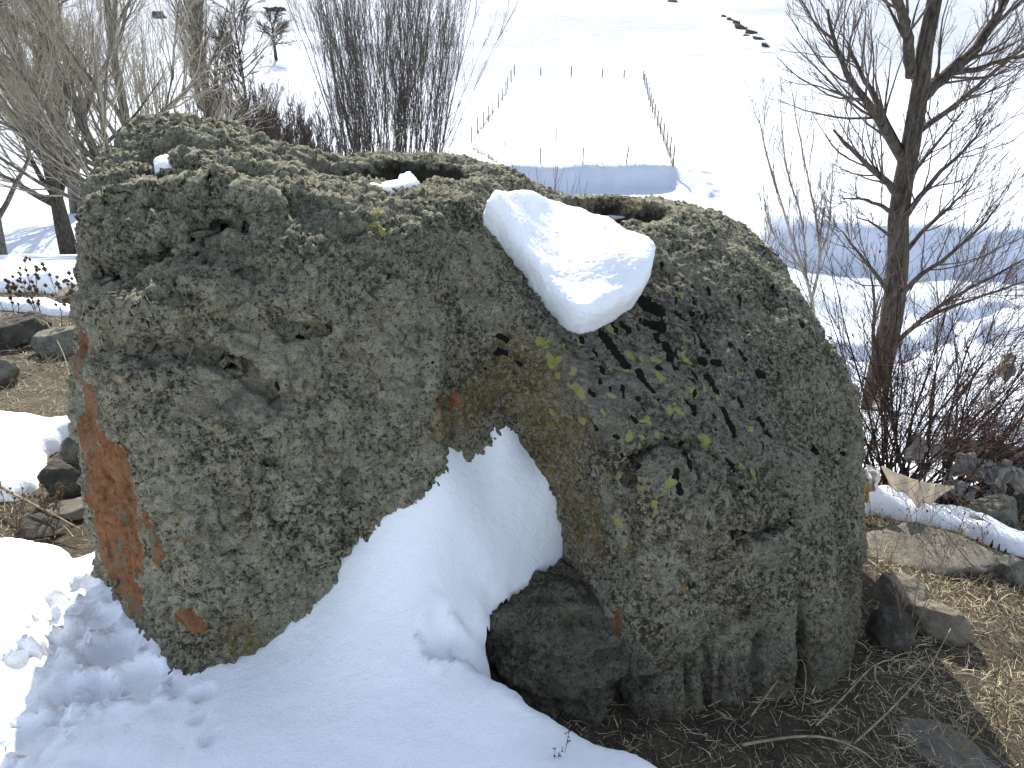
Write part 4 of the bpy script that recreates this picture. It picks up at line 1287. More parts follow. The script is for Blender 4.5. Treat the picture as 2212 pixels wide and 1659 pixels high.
g = on_ground(1763, 725)
Ys = g[1]
manual_tree('sapling_tree', g, [
    ([(1762, 735, Ys), (1758, 690, Ys), (1755, 640, Ys), (1740, 590, Ys), (1715, 530, Ys), (1690, 450, Ys - .3), (1665, 370, Ys - .3), (1645, 290, Ys - .3), (1640, 260, Ys)], .06, .012, 2.0, 18),
    ([(1755, 640, Ys), (1770, 590, Ys), (1772, 520, Ys), (1757, 440, Ys + .3), (1738, 350, Ys + .3), (1722, 270, Ys + .2), (1712, 200, Ys)], .045, .01, 1.9, 18),
    ([(1742, 590, Ys), (1738, 520, Ys), (1728, 450, Ys), (1700, 380, Ys + .3), (1690, 300, Ys + .4), (1685, 215, Ys)], .035, .01, 1.6, 16),
    ([(1770, 560, Ys), (1790, 500, Ys), (1795, 430, Ys), (1800, 350, Ys)], .04, .01, 1.4, 9),
    ([(1740, 595, Ys), (1700, 540, Ys), (1665, 500, Ys), (1650, 440, Ys)], .04, .01, 1.3, 9)], 71, 'slim pale sapling with forked stem beyond the boulder\'s right shoulder', TWIG_PALE, TWIG_BROWN, 5, 0.005, 0.10, (0.3, 0.6), (0.12, 0.45), 3)

# right: the big dark willow
g = on_ground(1888, 885)
Yw = g[1]
W = lambda rows: [(u, v, Yw + dy) for u, v, dy in rows]
manual_tree('dark_willow', g, [
    (W([(1882, 905, 0), (1900, 820, 0), (1922, 720, 0), (1932, 640, 0), (1942, 540, 0), (1950, 430, 0), (1960, 330, 0), (1975, 240, 0), (1992, 150, 0), (2010, 60, 0), (2030, -60, 0)]), .145, .068, .5, 8),
    (W([(1950, 345, 0), (1925, 300, -.1), (1892, 250, -.2), (1865, 212, -.3), (1838, 180, -.3), (1815, 130, -.4), (1795, 70, -.4), (1788, 20, -.4)]), .055, .012, 1.2, 22),
    (W([(1940, 320, 0), (1910, 262, .2), (1885, 200, .3), (1850, 140, .4), (1830, 90, .4)]), .05, .012, 1.1, 16),
    (W([(1985, 215, 0), (2020, 178, .2), (2060, 150, .3), (2100, 112, .4), (2135, 65, .5), (2165, 10, .6), (2190, -40, .6)]), .075, .035, 1.3, 24),
    (W([(1968, 165, 0), (1962, 90, -.1), (1955, 40, -.2), (1930, -20, -.3)]), .06, .04, 1.2, 14),
    (W([(1965, 300, 0), (2010, 265, .3), (2070, 225, .5), (2130, 170, .7), (2200, 110, .9), (2280, 60, 1)]), .038, .012, 1.4, 24),
    (W([(2055, 158, .3), (2110, 152, .3), (2160, 130, .3), (2230, 118, .4)]), .035, .012, 1.1, 12),
    (W([(1948, 430, 0), (1925, 400, -.2), (1890, 372, -.3), (1860, 345, -.4), (1830, 310, -.5), (1800, 280, -.5)]), .045, .01, 1.0, 15),
    (W([(1942, 478, 0), (1915, 450, -.2), (1880, 432, -.3), (1845, 428, -.4), (1820, 430, -.5)]), .03, .006, .6, 6),
    (W([(1935, 520, 0), (1910, 500, -.2), (1885, 480, -.4), (1850, 470, -.5)]), .022, .006, .6, 6),
    (W([(1955, 400, 0), (1990, 350, .3), (2040, 290, .5), (2080, 240, .6)]), .03, .008, 1.2, 14),
    (W([(1948, 480, 0), (1990, 420, -.2), (2040, 360, -.3), (2090, 320, -.4), (2130, 260, -.5)]), .035, .008, 1.2, 16),
    (W([(1945, 560, 0), (1990, 500, .2), (2050, 450, .4), (2100, 400, .5)]), .035, .008, 1.2, 16),
    (W([(1925, 660, 0), (1980, 600, -.3), (2040, 560, -.4), (2110, 500, -.5), (2160, 440, -.5)]), .035, .008, 1.1, 16),
    (W([(1925, 640, 0), (1890, 590, -.3), (1850, 540, -.4), (1820, 500, -.5)]), .028, .007, .9, 12),
    (W([(1915, 760, 0), (1990, 690, -.6), (2060, 640, -.8), (2140, 600, -.9), (2212, 560, -1)]), .03, .008, 1.0, 15),
    (W([(1990, 690, -.6), (2060, 660, -.6), (2150, 630, -.6), (2240, 600, -.6)]), .022, .006, .8, 10),
    (W([(1895, 830, -.2), (1885, 740, -.3), (1890, 650, -.3), (1880, 590, -.3)]), .03, .008, .8, 12)],
    72, 'big dark willow with a thick furrowed trunk leaning up along the right side', BARK_DARK, TWIG_BROWN, 5, 0.0034, 0.11, (0.28, 0.6), (0.3, 0.9), 3)
# light brush around it
for k, (u, v, h, ns, tx) in enumerate([(1660, 600, 2.4, 16, 'thin twiggy brush beyond the boulder, left of the forked sapling'), (1800, 560, 2.0, 12, 'wispy brush at the shaded bank between sapling and dark willow'),
                                       (2130, 660, 2.4, 18, 'wispy brush at the right edge before the shaded bank')]):
    g = on_ground(u, v)
    shrub('bank_brush', 80 + k, g, h, ns, tx, 0.30, 0.9, (6, 3), 0.010, 0.0055, TWIG_BROWN, TWIG_BROWN, 0.05, group='brush along the bank')

# rose bush with rags, on the brink to the right
RB = at(1965, 1062, 3.25)
RB[2] = gz_at(RB[0], RB[1])
rb = shrub('rose_bush', 90, RB, 1.25, 60, 'dense reddish-brown rose bush hung with rags, before the dark willow', 0.42, 0.30, (12, 7), 0.007, 0.0012, TWIG_DARK, TWIG_RED, 0.015, (0.02, -0.05), 'bush', wander=0.07, ymul=0.7, tw_len=(0.18, 0.42), tw_ang=(0.3, 1.0))
lb = at(2140, 1075, 3.2); lb[2] = gz_at(lb[0], lb[1])
shrub('rose_bush', 91, lb, 0.5, 40, 'low rose thicket on the right under the hanging rags', 0.6, 0.32, (10, 5), 0.006, 0.0014, TWIG_RED, TWIG_RED, 0.0, (0.1, 0), 'bush', wander=0.09, tw_len=(0.25, 0.5), tw_ang=(0.3, 1.0))
lb = at(1900, 1060, 3.5); lb[2] = gz_at(lb[0], lb[1])
shrub('rose_bush', 92, lb, 0.75, 26, 'left outlying stems of the rose bush, close to the boulder edge', 0.5, 0.22, (10, 6), 0.006, 0.0014, TWIG_RED, TWIG_RED, 0.0, (-0.1, 0), 'bush', wander=0.09, tw_len=(0.25, 0.5), tw_ang=(0.3, 1.0))
# dark red hips on its twigs
R = np.random.default_rng(5)
tw = [c for c in rb.children if c.name.startswith('twigs')][0]
co = np.empty(len(tw.data.vertices) * 3, np.float32); tw.data.vertices.foreach_get('co', co); co = co.reshape(-1, 3)
pick = co[R.choice(len(co), 170, replace=False)]
pick = pick[pick[:, 2] > 0.35]
ico_v = np.array([(0, 0, 1), (0, 0, -1), (1, 0, 0), (-1, 0, 0), (0, 1, 0), (0, -1, 0)], float)
ico_t = np.array([(0, 2, 4), (0, 4, 3), (0, 3, 5), (0, 5, 2), (1, 4, 2), (1, 3, 4), (1, 5, 3), (1, 2, 5)])
hv = (pick[:, None, :] + ico_v[None] * (0.0055, 0.0055, 0.0075)).reshape(-1, 3)
ht = (np.arange(len(pick))[:, None, None] * 6 + ico_t[None]).reshape(-1, 3)
hips = mesh_object('rose_hips', hv, tris=ht, mat=mat_plain('hip_red', (0.05, 0.008, 0.008), (0.12, 0.015, 0.012), 40), parent=rb)
hips['kind'] = 'stuff'
# ------------------------------------------------------------------ loose stones
def cube_sphere(m):
    t = np.tan(np.linspace(-np.pi / 4, np.pi / 4, m))
    vs, qs, off = [], [], 0
    A, B = np.meshgrid(t, t, indexing='ij')
    for ax in range(3):
        for s in (1, -1):
            p = np.empty((m * m, 3))
            p[:, ax] = s
            p[:, (ax + 1) % 3] = A.ravel() * s
            p[:, (ax + 2) % 3] = B.ravel()
            vs.append(unit(p))
            qs.append(grid_quads(m, m) + off)
            off += m * m
    V_, Q_ = np.concatenate(vs), np.concatenate(qs)
    key = np.round(V_ * 1e5).astype(np.int64)
    _, first, inv = np.unique(key, axis=0, return_index=True, return_inverse=True)
    return V_[first], inv.ravel()[Q_]

def mat_stone(name, a, b, lichen, gap=(0.045, 0.04, 0.034), amount=0.5):
    n = Nodes(name)
    c = n.mix(n.ramp(n.noise(14, 6, 0.7), 0.3, 0.7), a, b)
    c = n.mix(n.ramp(n.noise(24, 6, 0.75, 0.4), 0.60 - 0.2 * amount, 0.66 - 0.2 * amount, 0, 0.8), c, lichen)
    c = n.mix(n.ramp(n.noise(70, 4, 0.75), 0.32, 0.44, 0.7, 0), c, gap)
    c = n.mix(n.ramp(n.noise(140, 4, 0.75), 0.55, 0.65, 0, 0.5), c, lichen)
    return n.done(c, 0.92, n.bump(n.math('ADD', n.noise(60, 6, 0.78), n.noise(12, 4, 0.6)), 1.0, 0.018), 0.12)
ST_GREY = mat_stone('stone_grey', (0.12, 0.11, 0.09), (0.24, 0.225, 0.185), (0.26, 0.27, 0.20))
ST_DARK = mat_stone('stone_dark', (0.045, 0.04, 0.034), (0.12, 0.105, 0.085), (0.17, 0.17, 0.135), amount=0.3)
ST_TAN = mat_stone('stone_tan', (0.20, 0.165, 0.125), (0.36, 0.31, 0.24), (0.33, 0.32, 0.24), amount=0.2)
ST_SLAB = mat_stone('stone_slab', (0.16, 0.14, 0.11), (0.27, 0.245, 0.20), (0.22, 0.215, 0.175), amount=0.35)

ST_NOTCH = mat_stone('stone_notch', (0.045, 0.042, 0.034), (0.12, 0.112, 0.09), (0.215, 0.21, 0.155), amount=0.55)
def stone(pos, size, seed, label, mat, rot=0.0, name='stone', cat='stone', m=24, flat=0.0, group=None, rough=0.05, sink=0.3, nplanes=16, tilt=(0, 0)):
    """angular stone: a ball cut by random planes, then chipped"""
    R = np.random.default_rng(seed)
    D, Qd = cube_sphere(m)
    nrm = unit(R.normal(size=(nplanes, 3)))
    nrm = np.vstack([nrm, (0, 0, 1), (0, 0, -1)])
    dd = np.concatenate([R.uniform(0.52, 0.95, nplanes), [0.80 - 0.25 * flat, 0.9]])
    r = np.full(len(D), 1.0)
    for k in range(len(nrm)):
        c = D @ nrm[k]
        cut = np.where(c > 0.05, dd[k] / np.maximum(c, 0.05), 9)
        r = smin(r, cut, 0.018)
    v = D * r[:, None]
    v = v * (1 + rough * 1.6 * fbm(v + seed * 3.1, 0.5, 5, 0.65) - rough * np.abs(fbm(v + seed, 0.25, 3)))[:, None]
    v = v * np.asarray(size) * 0.62
    for ax, a in ((0, tilt[0]), (1, tilt[1]), (2, rot)):
        i, j = [(1, 2), (2, 0), (0, 1)][ax]
        c, s = math.cos(a), math.sin(a)
        vi, vj = v[:, i] * c - v[:, j] * s, v[:, i] * s + v[:, j] * c
        v[:, i], v[:, j] = vi, vj
    o = mesh_object(name, v, Qd, mat=mat)
    o.location = [float(c) for c in (pos[0], pos[1], pos[2] + size[2] * (0.5 - sink))]
    return tag(o, label, cat, group)

def stone_px(u, v, w, h, seed, label, mat, depth=1.0, sink=0.25, **kw):
    """stone whose foot shows at (u, v) and which measures w x h on the reference grid"""
    p = on_ground(u, v)
    s = p[1] / 0.9 / FPX
    sx, sz = w * s, h * s
    return stone((p[0], p[1] + sx * depth * 0.4, p[2]), (sx, sx * depth, sz * 1.25), seed, label, mat, sink=sink, **kw)

stone_px(130, 1088, 105, 95, 101, 'dark boxy stone in shade against the left flank of the boulder', ST_DARK, 0.8, flat=.8)
stone_px(160, 1000, 80, 60, 102, 'grey lichened stone behind the dark boxy stone', ST_GREY, 0.9)
stone_px(20, 752, 150, 62, 103, 'long dark stone at the left edge under the thistles', ST_DARK, 0.7, rot=.2)
stone_px(125, 768, 100, 58, 104, 'rugged grey stone below the thistle stems, next to the boulder', ST_GREY, 0.8)
stone_px(-5, 832, 60, 55, 105, 'small lichened stone cut off by the left edge', ST_GREY, 0.9)
stone_px(145, 655, 70, 26, 106, 'low flat stone between the two left snow strips', ST_SLAB, 1.0, flat=1)
stone_px(150, 1128, 110, 36, 107, 'flat tan stone in dry grass left of the orange patch', ST_SLAB, 0.9, flat=1)
stone_px(80, 1165, 130, 30, 108, 'low dark stone just above the sunlit snow crest', ST_DARK, 0.7, flat=1)
stone_px(1955, 1335, 125, 100, 109, 'tan-topped stone in the right-hand grass, half in shadow', ST_TAN, 0.8, flat=.7)
stone_px(2035, 1385, 140, 95, 110, 'broken brown stone leaning on the tan-topped one', ST_TAN, 0.7, flat=.3, rot=-.4)
stone_px(1925, 1415, 105, 105, 111, 'dark blocky stone in the shadow at the boulder\'s right foot', ST_DARK, 0.8)
stone_px(2010, 1225, 400, 60, 113, 'long smooth grey slab under the bright snow strip', ST_SLAB, 0.5, flat=1.0, m=30, rough=.07, rot=-.06, sink=.6)
stone_px(2190, 1262, 90, 50, 114, 'lichened stone at the right end of the grey slab', ST_GREY, 0.8)
stone_px(2040, 1640, 420, 90, 116, 'long low slab crossing the bottom right corner', ST_SLAB, 0.4, flat=1, m=30, rot=-.45, sink=.75, rough=.12)
stone_px(2190, 1105, 130, 90, 117, 'pale lichened boulder at the right edge beside the rose thicket', ST_GREY, 0.8)
stone_px(2160, 1150, 110, 80, 118, 'rounded lichened stone below the pale right-edge boulder', ST_GREY, 0.8)
stone_px(2120, 1165, 70, 45, 119, 'small lichened stone at the lower rim of the rose thicket', ST_GREY, 0.9)
# dark stone in the notch under the drift's rim
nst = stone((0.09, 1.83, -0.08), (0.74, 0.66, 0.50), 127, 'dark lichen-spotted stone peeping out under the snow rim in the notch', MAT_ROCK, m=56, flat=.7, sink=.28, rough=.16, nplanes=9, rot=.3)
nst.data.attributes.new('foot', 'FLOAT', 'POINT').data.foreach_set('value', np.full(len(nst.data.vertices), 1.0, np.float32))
# outcrops on the far slope
for k, (u, v, w, h_, tx) in enumerate([(1563, 36, 10, 5, 'topmost speck of rock of the diagonal row on the far slope'), (1578, 44, 16, 7, 'second small outcrop from the top of the diagonal row on the far slope'),
        (1594, 52, 18, 8, 'third outcrop from the top of the diagonal row on the far slope'), (1606, 64, 26, 8, 'upper long outcrop of the diagonal row on the far slope'), (1626, 74, 24, 9, 'middle dark outcrop of the diagonal row on the far slope'),
        (1640, 86, 26, 7, 'lower long outcrop of the diagonal row on the far slope'), (1655, 101, 18, 7, 'lowest dark outcrop of the diagonal row on the far slope'), (1615, 80, 18, 5, 'thin outcrop just left of the middle of the diagonal row'),
        (1450, 6, 24, 7, 'dark rock at the top edge on the far slope'), (340, 40, 30, 16, 'snow-capped dark rock far up behind the willows'), (588, 24, 30, 10, 'flat dark outcrop above the lone tree'), (606, 22, 18, 8, 'smaller dark rock beside the flat outcrop above the lone tree')]):
    stone_px(u, v, w, h_, 140 + k, tx, ST_DARK, 0.5, name='rock_outcrop', cat='rock', group='outcrops on the far slope', m=12, rough=.35, rot=-.5, tilt=(0, .35 if u > 1500 else 0), sink=.4)

# ------------------------------------------------------------------ fallen log
def log(name, pts, r0, r1, label, mat):
    c = np.array(pts)
    t = np.linspace(0, len(c) - 1, 22)
    cc = np.stack([np.interp(t, np.arange(len(c)), c[:, k]) for k in range(3)], 1)
    R = np.random.default_rng(3)
    rr = taper(np.array([r0]), r1, 22) * R.uniform(0.9, 1.1, (1, 22))
    rr[0, 0] *= 0.6
    o = tubes([(cc[None], rr, 14)], name, mat)
    recentre(o, cc.mean(0))
    return tag(o, label, 'log')
a_, b_ = on_ground(2035, 985), on_ground(2290, 1035)
log('fallen_log', [a_ + (0, 0, .06), (a_ + b_) / 2 + (0, 0, .09), b_ + (0, 0, .06)], 0.075, 0.06, 'fallen brown log lying on the snow behind the rag bush', BARK_DARK)

# ------------------------------------------------------------------ fences round the far field
WOOD = mat_plain('post_wood', (0.035, 0.03, 0.025), (0.10, 0.085, 0.07), 20)
def fence(label, posts):
    root = None
    for u, vb, vt, lean in posts:
        p = on_ground(u, vb)
        s = p[1] / (ray(u, vb)[1]) / FPX
        hgt = max((vb - vt) * s, 0.5)
        if root is None:
            root = empty('fence', [float(c) for c in p])
            tag(root, label, 'fence', 'fence rows of the far field')
        pts = np.array([[p - (0, 0, .2), p + (lean * hgt * .5, 0, hgt * .5), p + (lean * hgt, 0, hgt)]]) - np.array(root.location)
        r = 0.0005 * p[1] + 0.010
        tubes([(pts, np.full((1, 3), r), 6)], 'post', WOOD, root)
    return root
fence('left row of thin fence posts running up the far field', [(1019, 308, 275, 0), (1032, 288, 255, 0), (1045, 277, 243, 0), (1056, 262, 230, 0), (1065, 250, 220, 0), (1077, 234, 205, 0), (1085, 218, 193, 0),
      (1093, 203, 178, 0), (1097, 192, 168, 0), (1104, 178, 154, 0), (1111, 163, 142, 0)])
fence('far row of tiny fence posts across the upper field', [(1168, 163, 147, 0), (1234, 165, 145, 0), (1301, 167, 150, 0), (1348, 168, 152, 0)])
fence('near row of three fence posts on top of the shaded bank', [(1167, 355, 320, 0), (1259, 355, 320, 0), (1352, 355, 318, .12)])
fence('right row of fence posts running up the far field', [(1390, 172, 153, 0), (1392, 182, 161, 0), (1395, 193, 170, 0), (1398, 205, 180, 0), (1401, 217, 190, 0), (1405, 231, 202, 0), (1409, 244, 214, 0), (1414, 258, 226, 0),
      (1420, 274, 240, 0), (1426, 290, 254, 0), (1433, 306, 268, 0), (1440, 322, 282, 0), (1447, 340, 297, 0), (1454, 360, 315, 0)])

# ------------------------------------------------------------------ dry grass
def ribbons(name, P0, D, L, wid, droop, mat, R, parent=None, n_=3, curl=0.0):
    M = len(P0)
    t = np.linspace(0, 1, n_)
    D = unit(D)
    c = P0[:, None, :] + D[:, None, :] * (L[:, None] * t)[..., None]
    c[..., 2] -= (droop * L)[:, None] * t ** 2
    if curl:
        c += (unit(np.cross(D, (0, 0, 1)))[:, None, :] * (R.normal(0, curl, M) * L)[:, None, None]) * (t ** 2)[None, :, None]
    side = unit(np.cross(D, unit(R.normal(size=D.shape))))
    w = wid[:, None] * (1 - 0.75 * t)
    v = np.stack([c - side[:, None] * w[..., None], c + side[:, None] * w[..., None]], 2).reshape(-1, 3)
    b = np.arange(M)[:, None] * n_ * 2 + np.arange(n_ - 1)[None] * 2
    q = np.stack([b, b + 1, b + 3, b + 2], -1).reshape(-1, 4)
    return mesh_object(name, v, q, mat=mat, parent=parent)

n = Nodes('dry_grass')
gcol = n.mix(n.ramp(n.noise(45, 3, 0.6), 0.3, 0.7), (0.30, 0.24, 0.145), (0.70, 0.60, 0.40))
gcol = n.mix(n.ramp(n.noise(1.7, 3, 0.6), 0.52, 0.66, 0, 0.5), gcol, (0.20, 0.20, 0.075))
MAT_GRASS = n.done(gcol, 0.8, None, 0.2)

R = np.random.default_rng(77)
def scatter(nr, x0, x1, y0, y1, keep=None):
    p = np.stack([R.uniform(x0, x1, nr), R.uniform(y0, y1, nr)], 1)
    m = (p[:, 1] < brink(p[:, 0]) + 0.2)
    # none inside the boulder
    q = np.stack([p[:, 0], p[:, 1], np.full(nr, 0.02)], 1)
    ok = np.all((q > ORG) & (q < ORG + H * (np.array(F.shape) - 1)), 1)
    m &= np.where(ok, sampleF(q), 1) > -0.01
    m &= signed_poly(p, np.array([(a[0], a[1]) for a in dpoly])) < 0.03
    p3 = np.stack([p[:, 0], p[:, 1], 0 * p[:, 0]], 1)
    dens = smoothstep(-0.35, 0.35, fbm(p3, 0.35, 3)) * 0.8 + 0.2
    m &= R.uniform(size=nr) < dens
    p = p[m]
    return np.stack([p[:, 0], p[:, 1], terrain(p[:, 0], p[:, 1])], 1)
lying = np.concatenate([scatter(40000, 0.1, 2.6, 1.05, 3.4), scatter(34000, -4.6, -1.0, 2.0, 6.6)])
M_ = len(lying)
az = R.uniform(0, 2 * np.pi, M_)
el = R.normal(0.12, 0.22, M_)
D_ = np.stack([np.cos(az) * np.cos(el), np.sin(az) * np.cos(el), np.sin(np.abs(el))], 1)
sc = 0.6 + 0.25 * lying[:, 1]
o = ribbons('dry_grass', lying + (0, 0, 0.006), D_, R.uniform(0.015, 0.065, M_) * np.sqrt(sc), R.uniform(0.0004, 0.0011, M_) * sc, R.uniform(0, 0.15, M_), MAT_GRASS, R, n_=3, curl=0.45)
tag(o, 'matted dry grass and straw covering the soil', 'grass', kind='stuff')
up_ = np.concatenate([scatter(7000, 0.5, 2.5, 1.1, 3.3), scatter(6000, -4.4, -1.05, 2.0, 6.5)])
M_ = len(up_)
D_ = np.stack([R.normal(0, .5, M_), R.normal(0, .5, M_), np.ones(M_)], 1)
sc = 0.6 + 0.25 * up_[:, 1]
o = ribbons('standing_grass', up_, D_, R.uniform(0.02, 0.07, M_) * np.sqrt(sc), R.uniform(0.0007, 0.0015, M_) * sc, R.uniform(0, 0.5, M_), MAT_GRASS, R, n_=4)
tag(o, 'short dry grass blades standing out of the straw', 'grass', kind='stuff')
# grass along the two field fences
pts = []
for (u0, v0), (u1, v1), k_ in (((1021, 306), (1098, 195), 260), ((1392, 180), (1454, 360), 420), ((1225, 357), (1455, 357), 60), ((1020, 322), (1075, 352), 90)):
    for _ in range(k_):
        t = R.uniform() ** 0.8
        pts.append(on_ground(u0 + (u1 - u0) * t + R.normal(0, 1.0), v0 + (v1 - v0) * t + R.normal(0, .8)))
pts = np.array(pts); M_ = len(pts)
o = ribbons('fence_grass', pts, np.stack([R.normal(0, .3, M_), R.normal(0, .3, M_), np.ones(M_)], 1), R.uniform(0.15, 0.5, M_), R.uniform(0.01, 0.025, M_), R.uniform(0, .4, M_), MAT_GRASS, R)
tag(o, 'brown grass fringe along the fences of the far field', 'grass', kind='stuff')

# thin vine stems in rows inside the far field, tufts by the stream and stubble on the slope
pts = []
for u0, v0, u1, v1 in ((1215, 335, 1238, 190), (1285, 335, 1300, 190), (1350, 335, 1352, 190), (1395, 335, 1372, 190), (1150, 335, 1190, 190)):
    for k in range(22):
        t = (k + R.uniform(0, .6)) / 22
        pts.append(on_ground(u0 + (u1 - u0) * t + R.normal(0, 1), v0 + (v1 - v0) * t))
pts = np.array(pts); M_ = len(pts)
o = ribbons('vine_stems', pts, np.stack([R.normal(0, .12, M_), R.normal(0, .12, M_), np.ones(M_)], 1), R.uniform(0.3, 0.9, M_), np.full(M_, .010), R.uniform(0, .1, M_), WOOD, R)
tag(o, 'faint rows of bare vine stems in the fenced field', 'vines', kind='stuff')
pts = []
for u, v, k_, sp in ((1690, 612, 26, 8), (1745, 640, 22, 8), (1735, 660, 30, 10), (1760, 715, 30, 8), (1990, 610, 26, 12), (2060, 655, 40, 14), (1960, 650, 20, 8)):
    for _ in range(k_):
        pts.append(on_ground(u + R.normal(0, sp), v + R.normal(0, 2)))
for _ in range(420):
    pts.append(on_ground(R.uniform(950, 2100), R.uniform(5, 130)))
pts = np.array(pts); M_ = len(pts)
o = ribbons('snow_stubble', pts, np.stack([R.normal(0, .5, M_), R.normal(0, .5, M_), np.ones(M_)], 1), R.uniform(0.08, 0.3, M_) * (1 + pts[:, 1] / 200), 0.006 + pts[:, 1] * 0.00016, R.uniform(0, .5, M_), MAT_GRASS, R)
tag(o, 'dry stubble poking through snow by the stream and up the slope', 'grass', kind='stuff')

def tuft(name, pos, nb, length, spread, label, wid=0.0012, mat=None, cat='grass tuft', up=1.0):
    P0 = np.asarray(pos) + R.normal(0, spread * 0.15, (nb, 3)) * (1, 1, 0.2)
    D = np.stack([R.normal(0, spread / length, nb), R.normal(0, spread / length, nb), np.full(nb, up)], 1)
    o = ribbons(name, P0, D, R.uniform(.5, 1, nb) * length, np.full(nb, wid), R.uniform(.1, .6, nb), mat or MAT_GRASS, R, n_=5, curl=.2)
    recentre(o, pos)
    return tag(o, label, cat)
t_ = hit(1378, 452); tuft('grass_tuft', t_ + (0, .01, 0), 60, 0.10, 0.07, 'dry spiky grass tuft growing by the right hollow of the boulder top', 0.0009)
t_ = hit(835, 350); tuft('grass_straws', t_, 12, 0.17, 0.035, 'few long straws standing on the left top of the boulder', 0.0011)
t_ = hit(1265, 1320)
if t_ is not None:
    tuft('grass_tuft', t_ + (0, -.02, 0), 40, 0.09, 0.05, 'withered grass tuft in the crack beside the notch stone', 0.0008)

# ------------------------------------------------------------------ dry stems and thistles
STEM = mat_plain('dry_stem', (0.16, 0.12, 0.075), (0.36, 0.29, 0.19), 40)
STEM_D = mat_plain('dark_stem', (0.07, 0.05, 0.035), (0.17, 0.13, 0.09), 40)
HEAD = mat_plain('seed_head', (0.05, 0.032, 0.02), (0.14, 0.09, 0.055), 60)
def balls(cs, rs, name, mat, parent):
    v = (cs[:, None, :] + ico_v[None] * rs[:, None, None]).reshape(-1, 3)
    t = (np.arange(len(cs))[:, None, None] * 6 + ico_t[None]).reshape(-1, 3)
    return mesh_object(name, v, tris=t, mat=mat, parent=parent)

def weed(name, pos, height, n_st, label, seed, fan=.3, heads=0, head_r=0.008, r=0.0018, mat=STEM, side=5, cat='dry plant', lift=0.02, group=None, sd=(0, 0)):
    Rr = np.random.default_rng(seed)
    pos = np.asarray(pos, float)
    root = empty(name, [float(c) for c in pos])
    tag(root, label, cat, group)
    P0 = Rr.normal(0, 0.012, (n_st, 3)) * (1, 1, 0)
    D = np.stack([Rr.normal(sd[0], fan, n_st), Rr.normal(sd[1], fan, n_st), np.ones(n_st)], 1)
    L = height * Rr.uniform(.65, 1, n_st)
    st = grow(Rr, P0, D, L, 8, 0.06, lift)
    sr = taper(np.full(n_st, r), r * .5, 8)
    for k in range(n_st):
        tubes([(st[k:k + 1], sr[k:k + 1], 4)], 'stem', mat, root)
    tips = st[:, -1]
    if side:
        p, d, L2, _ = spawn(Rr, st, sr, side, .35, 1, (.3, .9), (.12, .3), L, .6)
        l2 = grow(Rr, p, d, L2, 5, .08, .02)
        o_ = tubes([(l2, taper(np.full(len(p), r * .6), r * .35, 5), 3)], 'side_twigs', mat, root)
        o_['kind'] = 'stuff'
        tips = np.vstack([tips, l2[:, -1]])
    if heads:
        o_ = balls(tips[:heads], Rr.uniform(.7, 1.2, min(heads, len(tips))) * head_r, 'seed_heads', HEAD, root)
        o_['kind'] = 'stuff'
    return root
for k, (u, v, h_, ns, tx) in enumerate([(38, 705, .42, 3, 'dry thistle at the far left with dark round heads'), (90, 705, .48, 4, 'tallest dry thistle with clustered dark heads before the snow'),
        (140, 735, .50, 2, 'dry thistle with a bent stalk beside the boulder'), (172, 690, .36, 2, 'short dry thistle half hidden by the boulder\'s left edge')]):
    weed('thistle', on_ground(u, v), h_, ns, tx, 200 + k, .22, 40, .016, .003, STEM_D, 8, 'thistle', group='thistles on the left')
for k, (u, v, h_, ns, tx) in enumerate([(1895, 1300, .42, 3, 'tall dry stem close to the boulder\'s right edge'), (1960, 1390, .52, 4, 'dry branching weed before the tan-topped stone'), (1985, 1180, .25, 3, 'thin dry weed rising from the snow strip'),
        (2050, 1215, .22, 2, 'short dry weed at the rim of the grey slab'), (2080, 1640, .34, 6, 'pale forked weed skeleton at the lower right'), (2150, 1600, .28, 3, 'thin dark weed by the right corner'),
        (2030, 1300, .26, 3, 'brittle brown weed on the right slope'), (2110, 1200, .2, 3, 'small dry weed beside the slab end')]):
    weed('dry_weed', on_ground(u, v), h_, ns, tx, 220 + k, .32 if k != 4 else .6, 12, .0038, .0014, STEM if k != 5 else STEM_D, 7, group='dry weeds on the right')
weed('dry_weed', on_ground(40, 1150), .22, 7, 'curly brown weed at the left edge above the sunlit snow', 240, .7, 40, .006, .002, STEM_D, 9)
weed('dry_weed', on_ground(110, 1135), .16, 7, 'dense curly weed between left stones and snow crest', 241, .7, 40, .006, .002, STEM_D, 9)
sp_ = at(1207, 1632, 1.25); sp_[2] = float(drift_f(sp_[0], sp_[1]))
weed('seedling_weed', sp_ - (0, 0, .01), .045, 4, 'tiny dry sprig poking out of the drift at the bottom', 242, .5, 18, .0026, .0007, STEM_D, 4)

def fallen(name, pxs, r, label, mat=STEM, lift=0.02):
    p = np.array([on_ground(u, v) + (0, 0, lift + dz) for u, v, dz in pxs])
    t = np.linspace(0, len(p) - 1, 12)
    cc = np.stack([np.interp(t, np.arange(len(p)), p[:, k]) for k in range(3)], 1)
    cc[1:-1] = .25 * cc[:-2] + .5 * cc[1:-1] + .25 * cc[2:]
    o = tubes([(cc[None], taper(np.array([r]), r * .4, 12), 6)], name, mat)
    recentre(o, cc.mean(0))
    return tag(o, label, 'twig', 'fallen twigs')
fallen('fallen_twig', [(0, 1080, .05), (60, 1115, .05), (120, 1140, .04), (180, 1165, .02)], .006, 'long straight dry stalk lying above the left snow crest')
fallen('fallen_twig', [(60, 715, .03), (110, 735, .12), (145, 790, .05), (155, 830, 0)], .004, 'arched pale stalk on the grass left of the boulder')
fallen('fallen_twig', [(1600, 1622, 0), (1700, 1610, .01), (1780, 1615, .02), (1860, 1640, .01), (1900, 1670, 0)], .0042, 'crooked grey twig on the dark ground at the bottom')
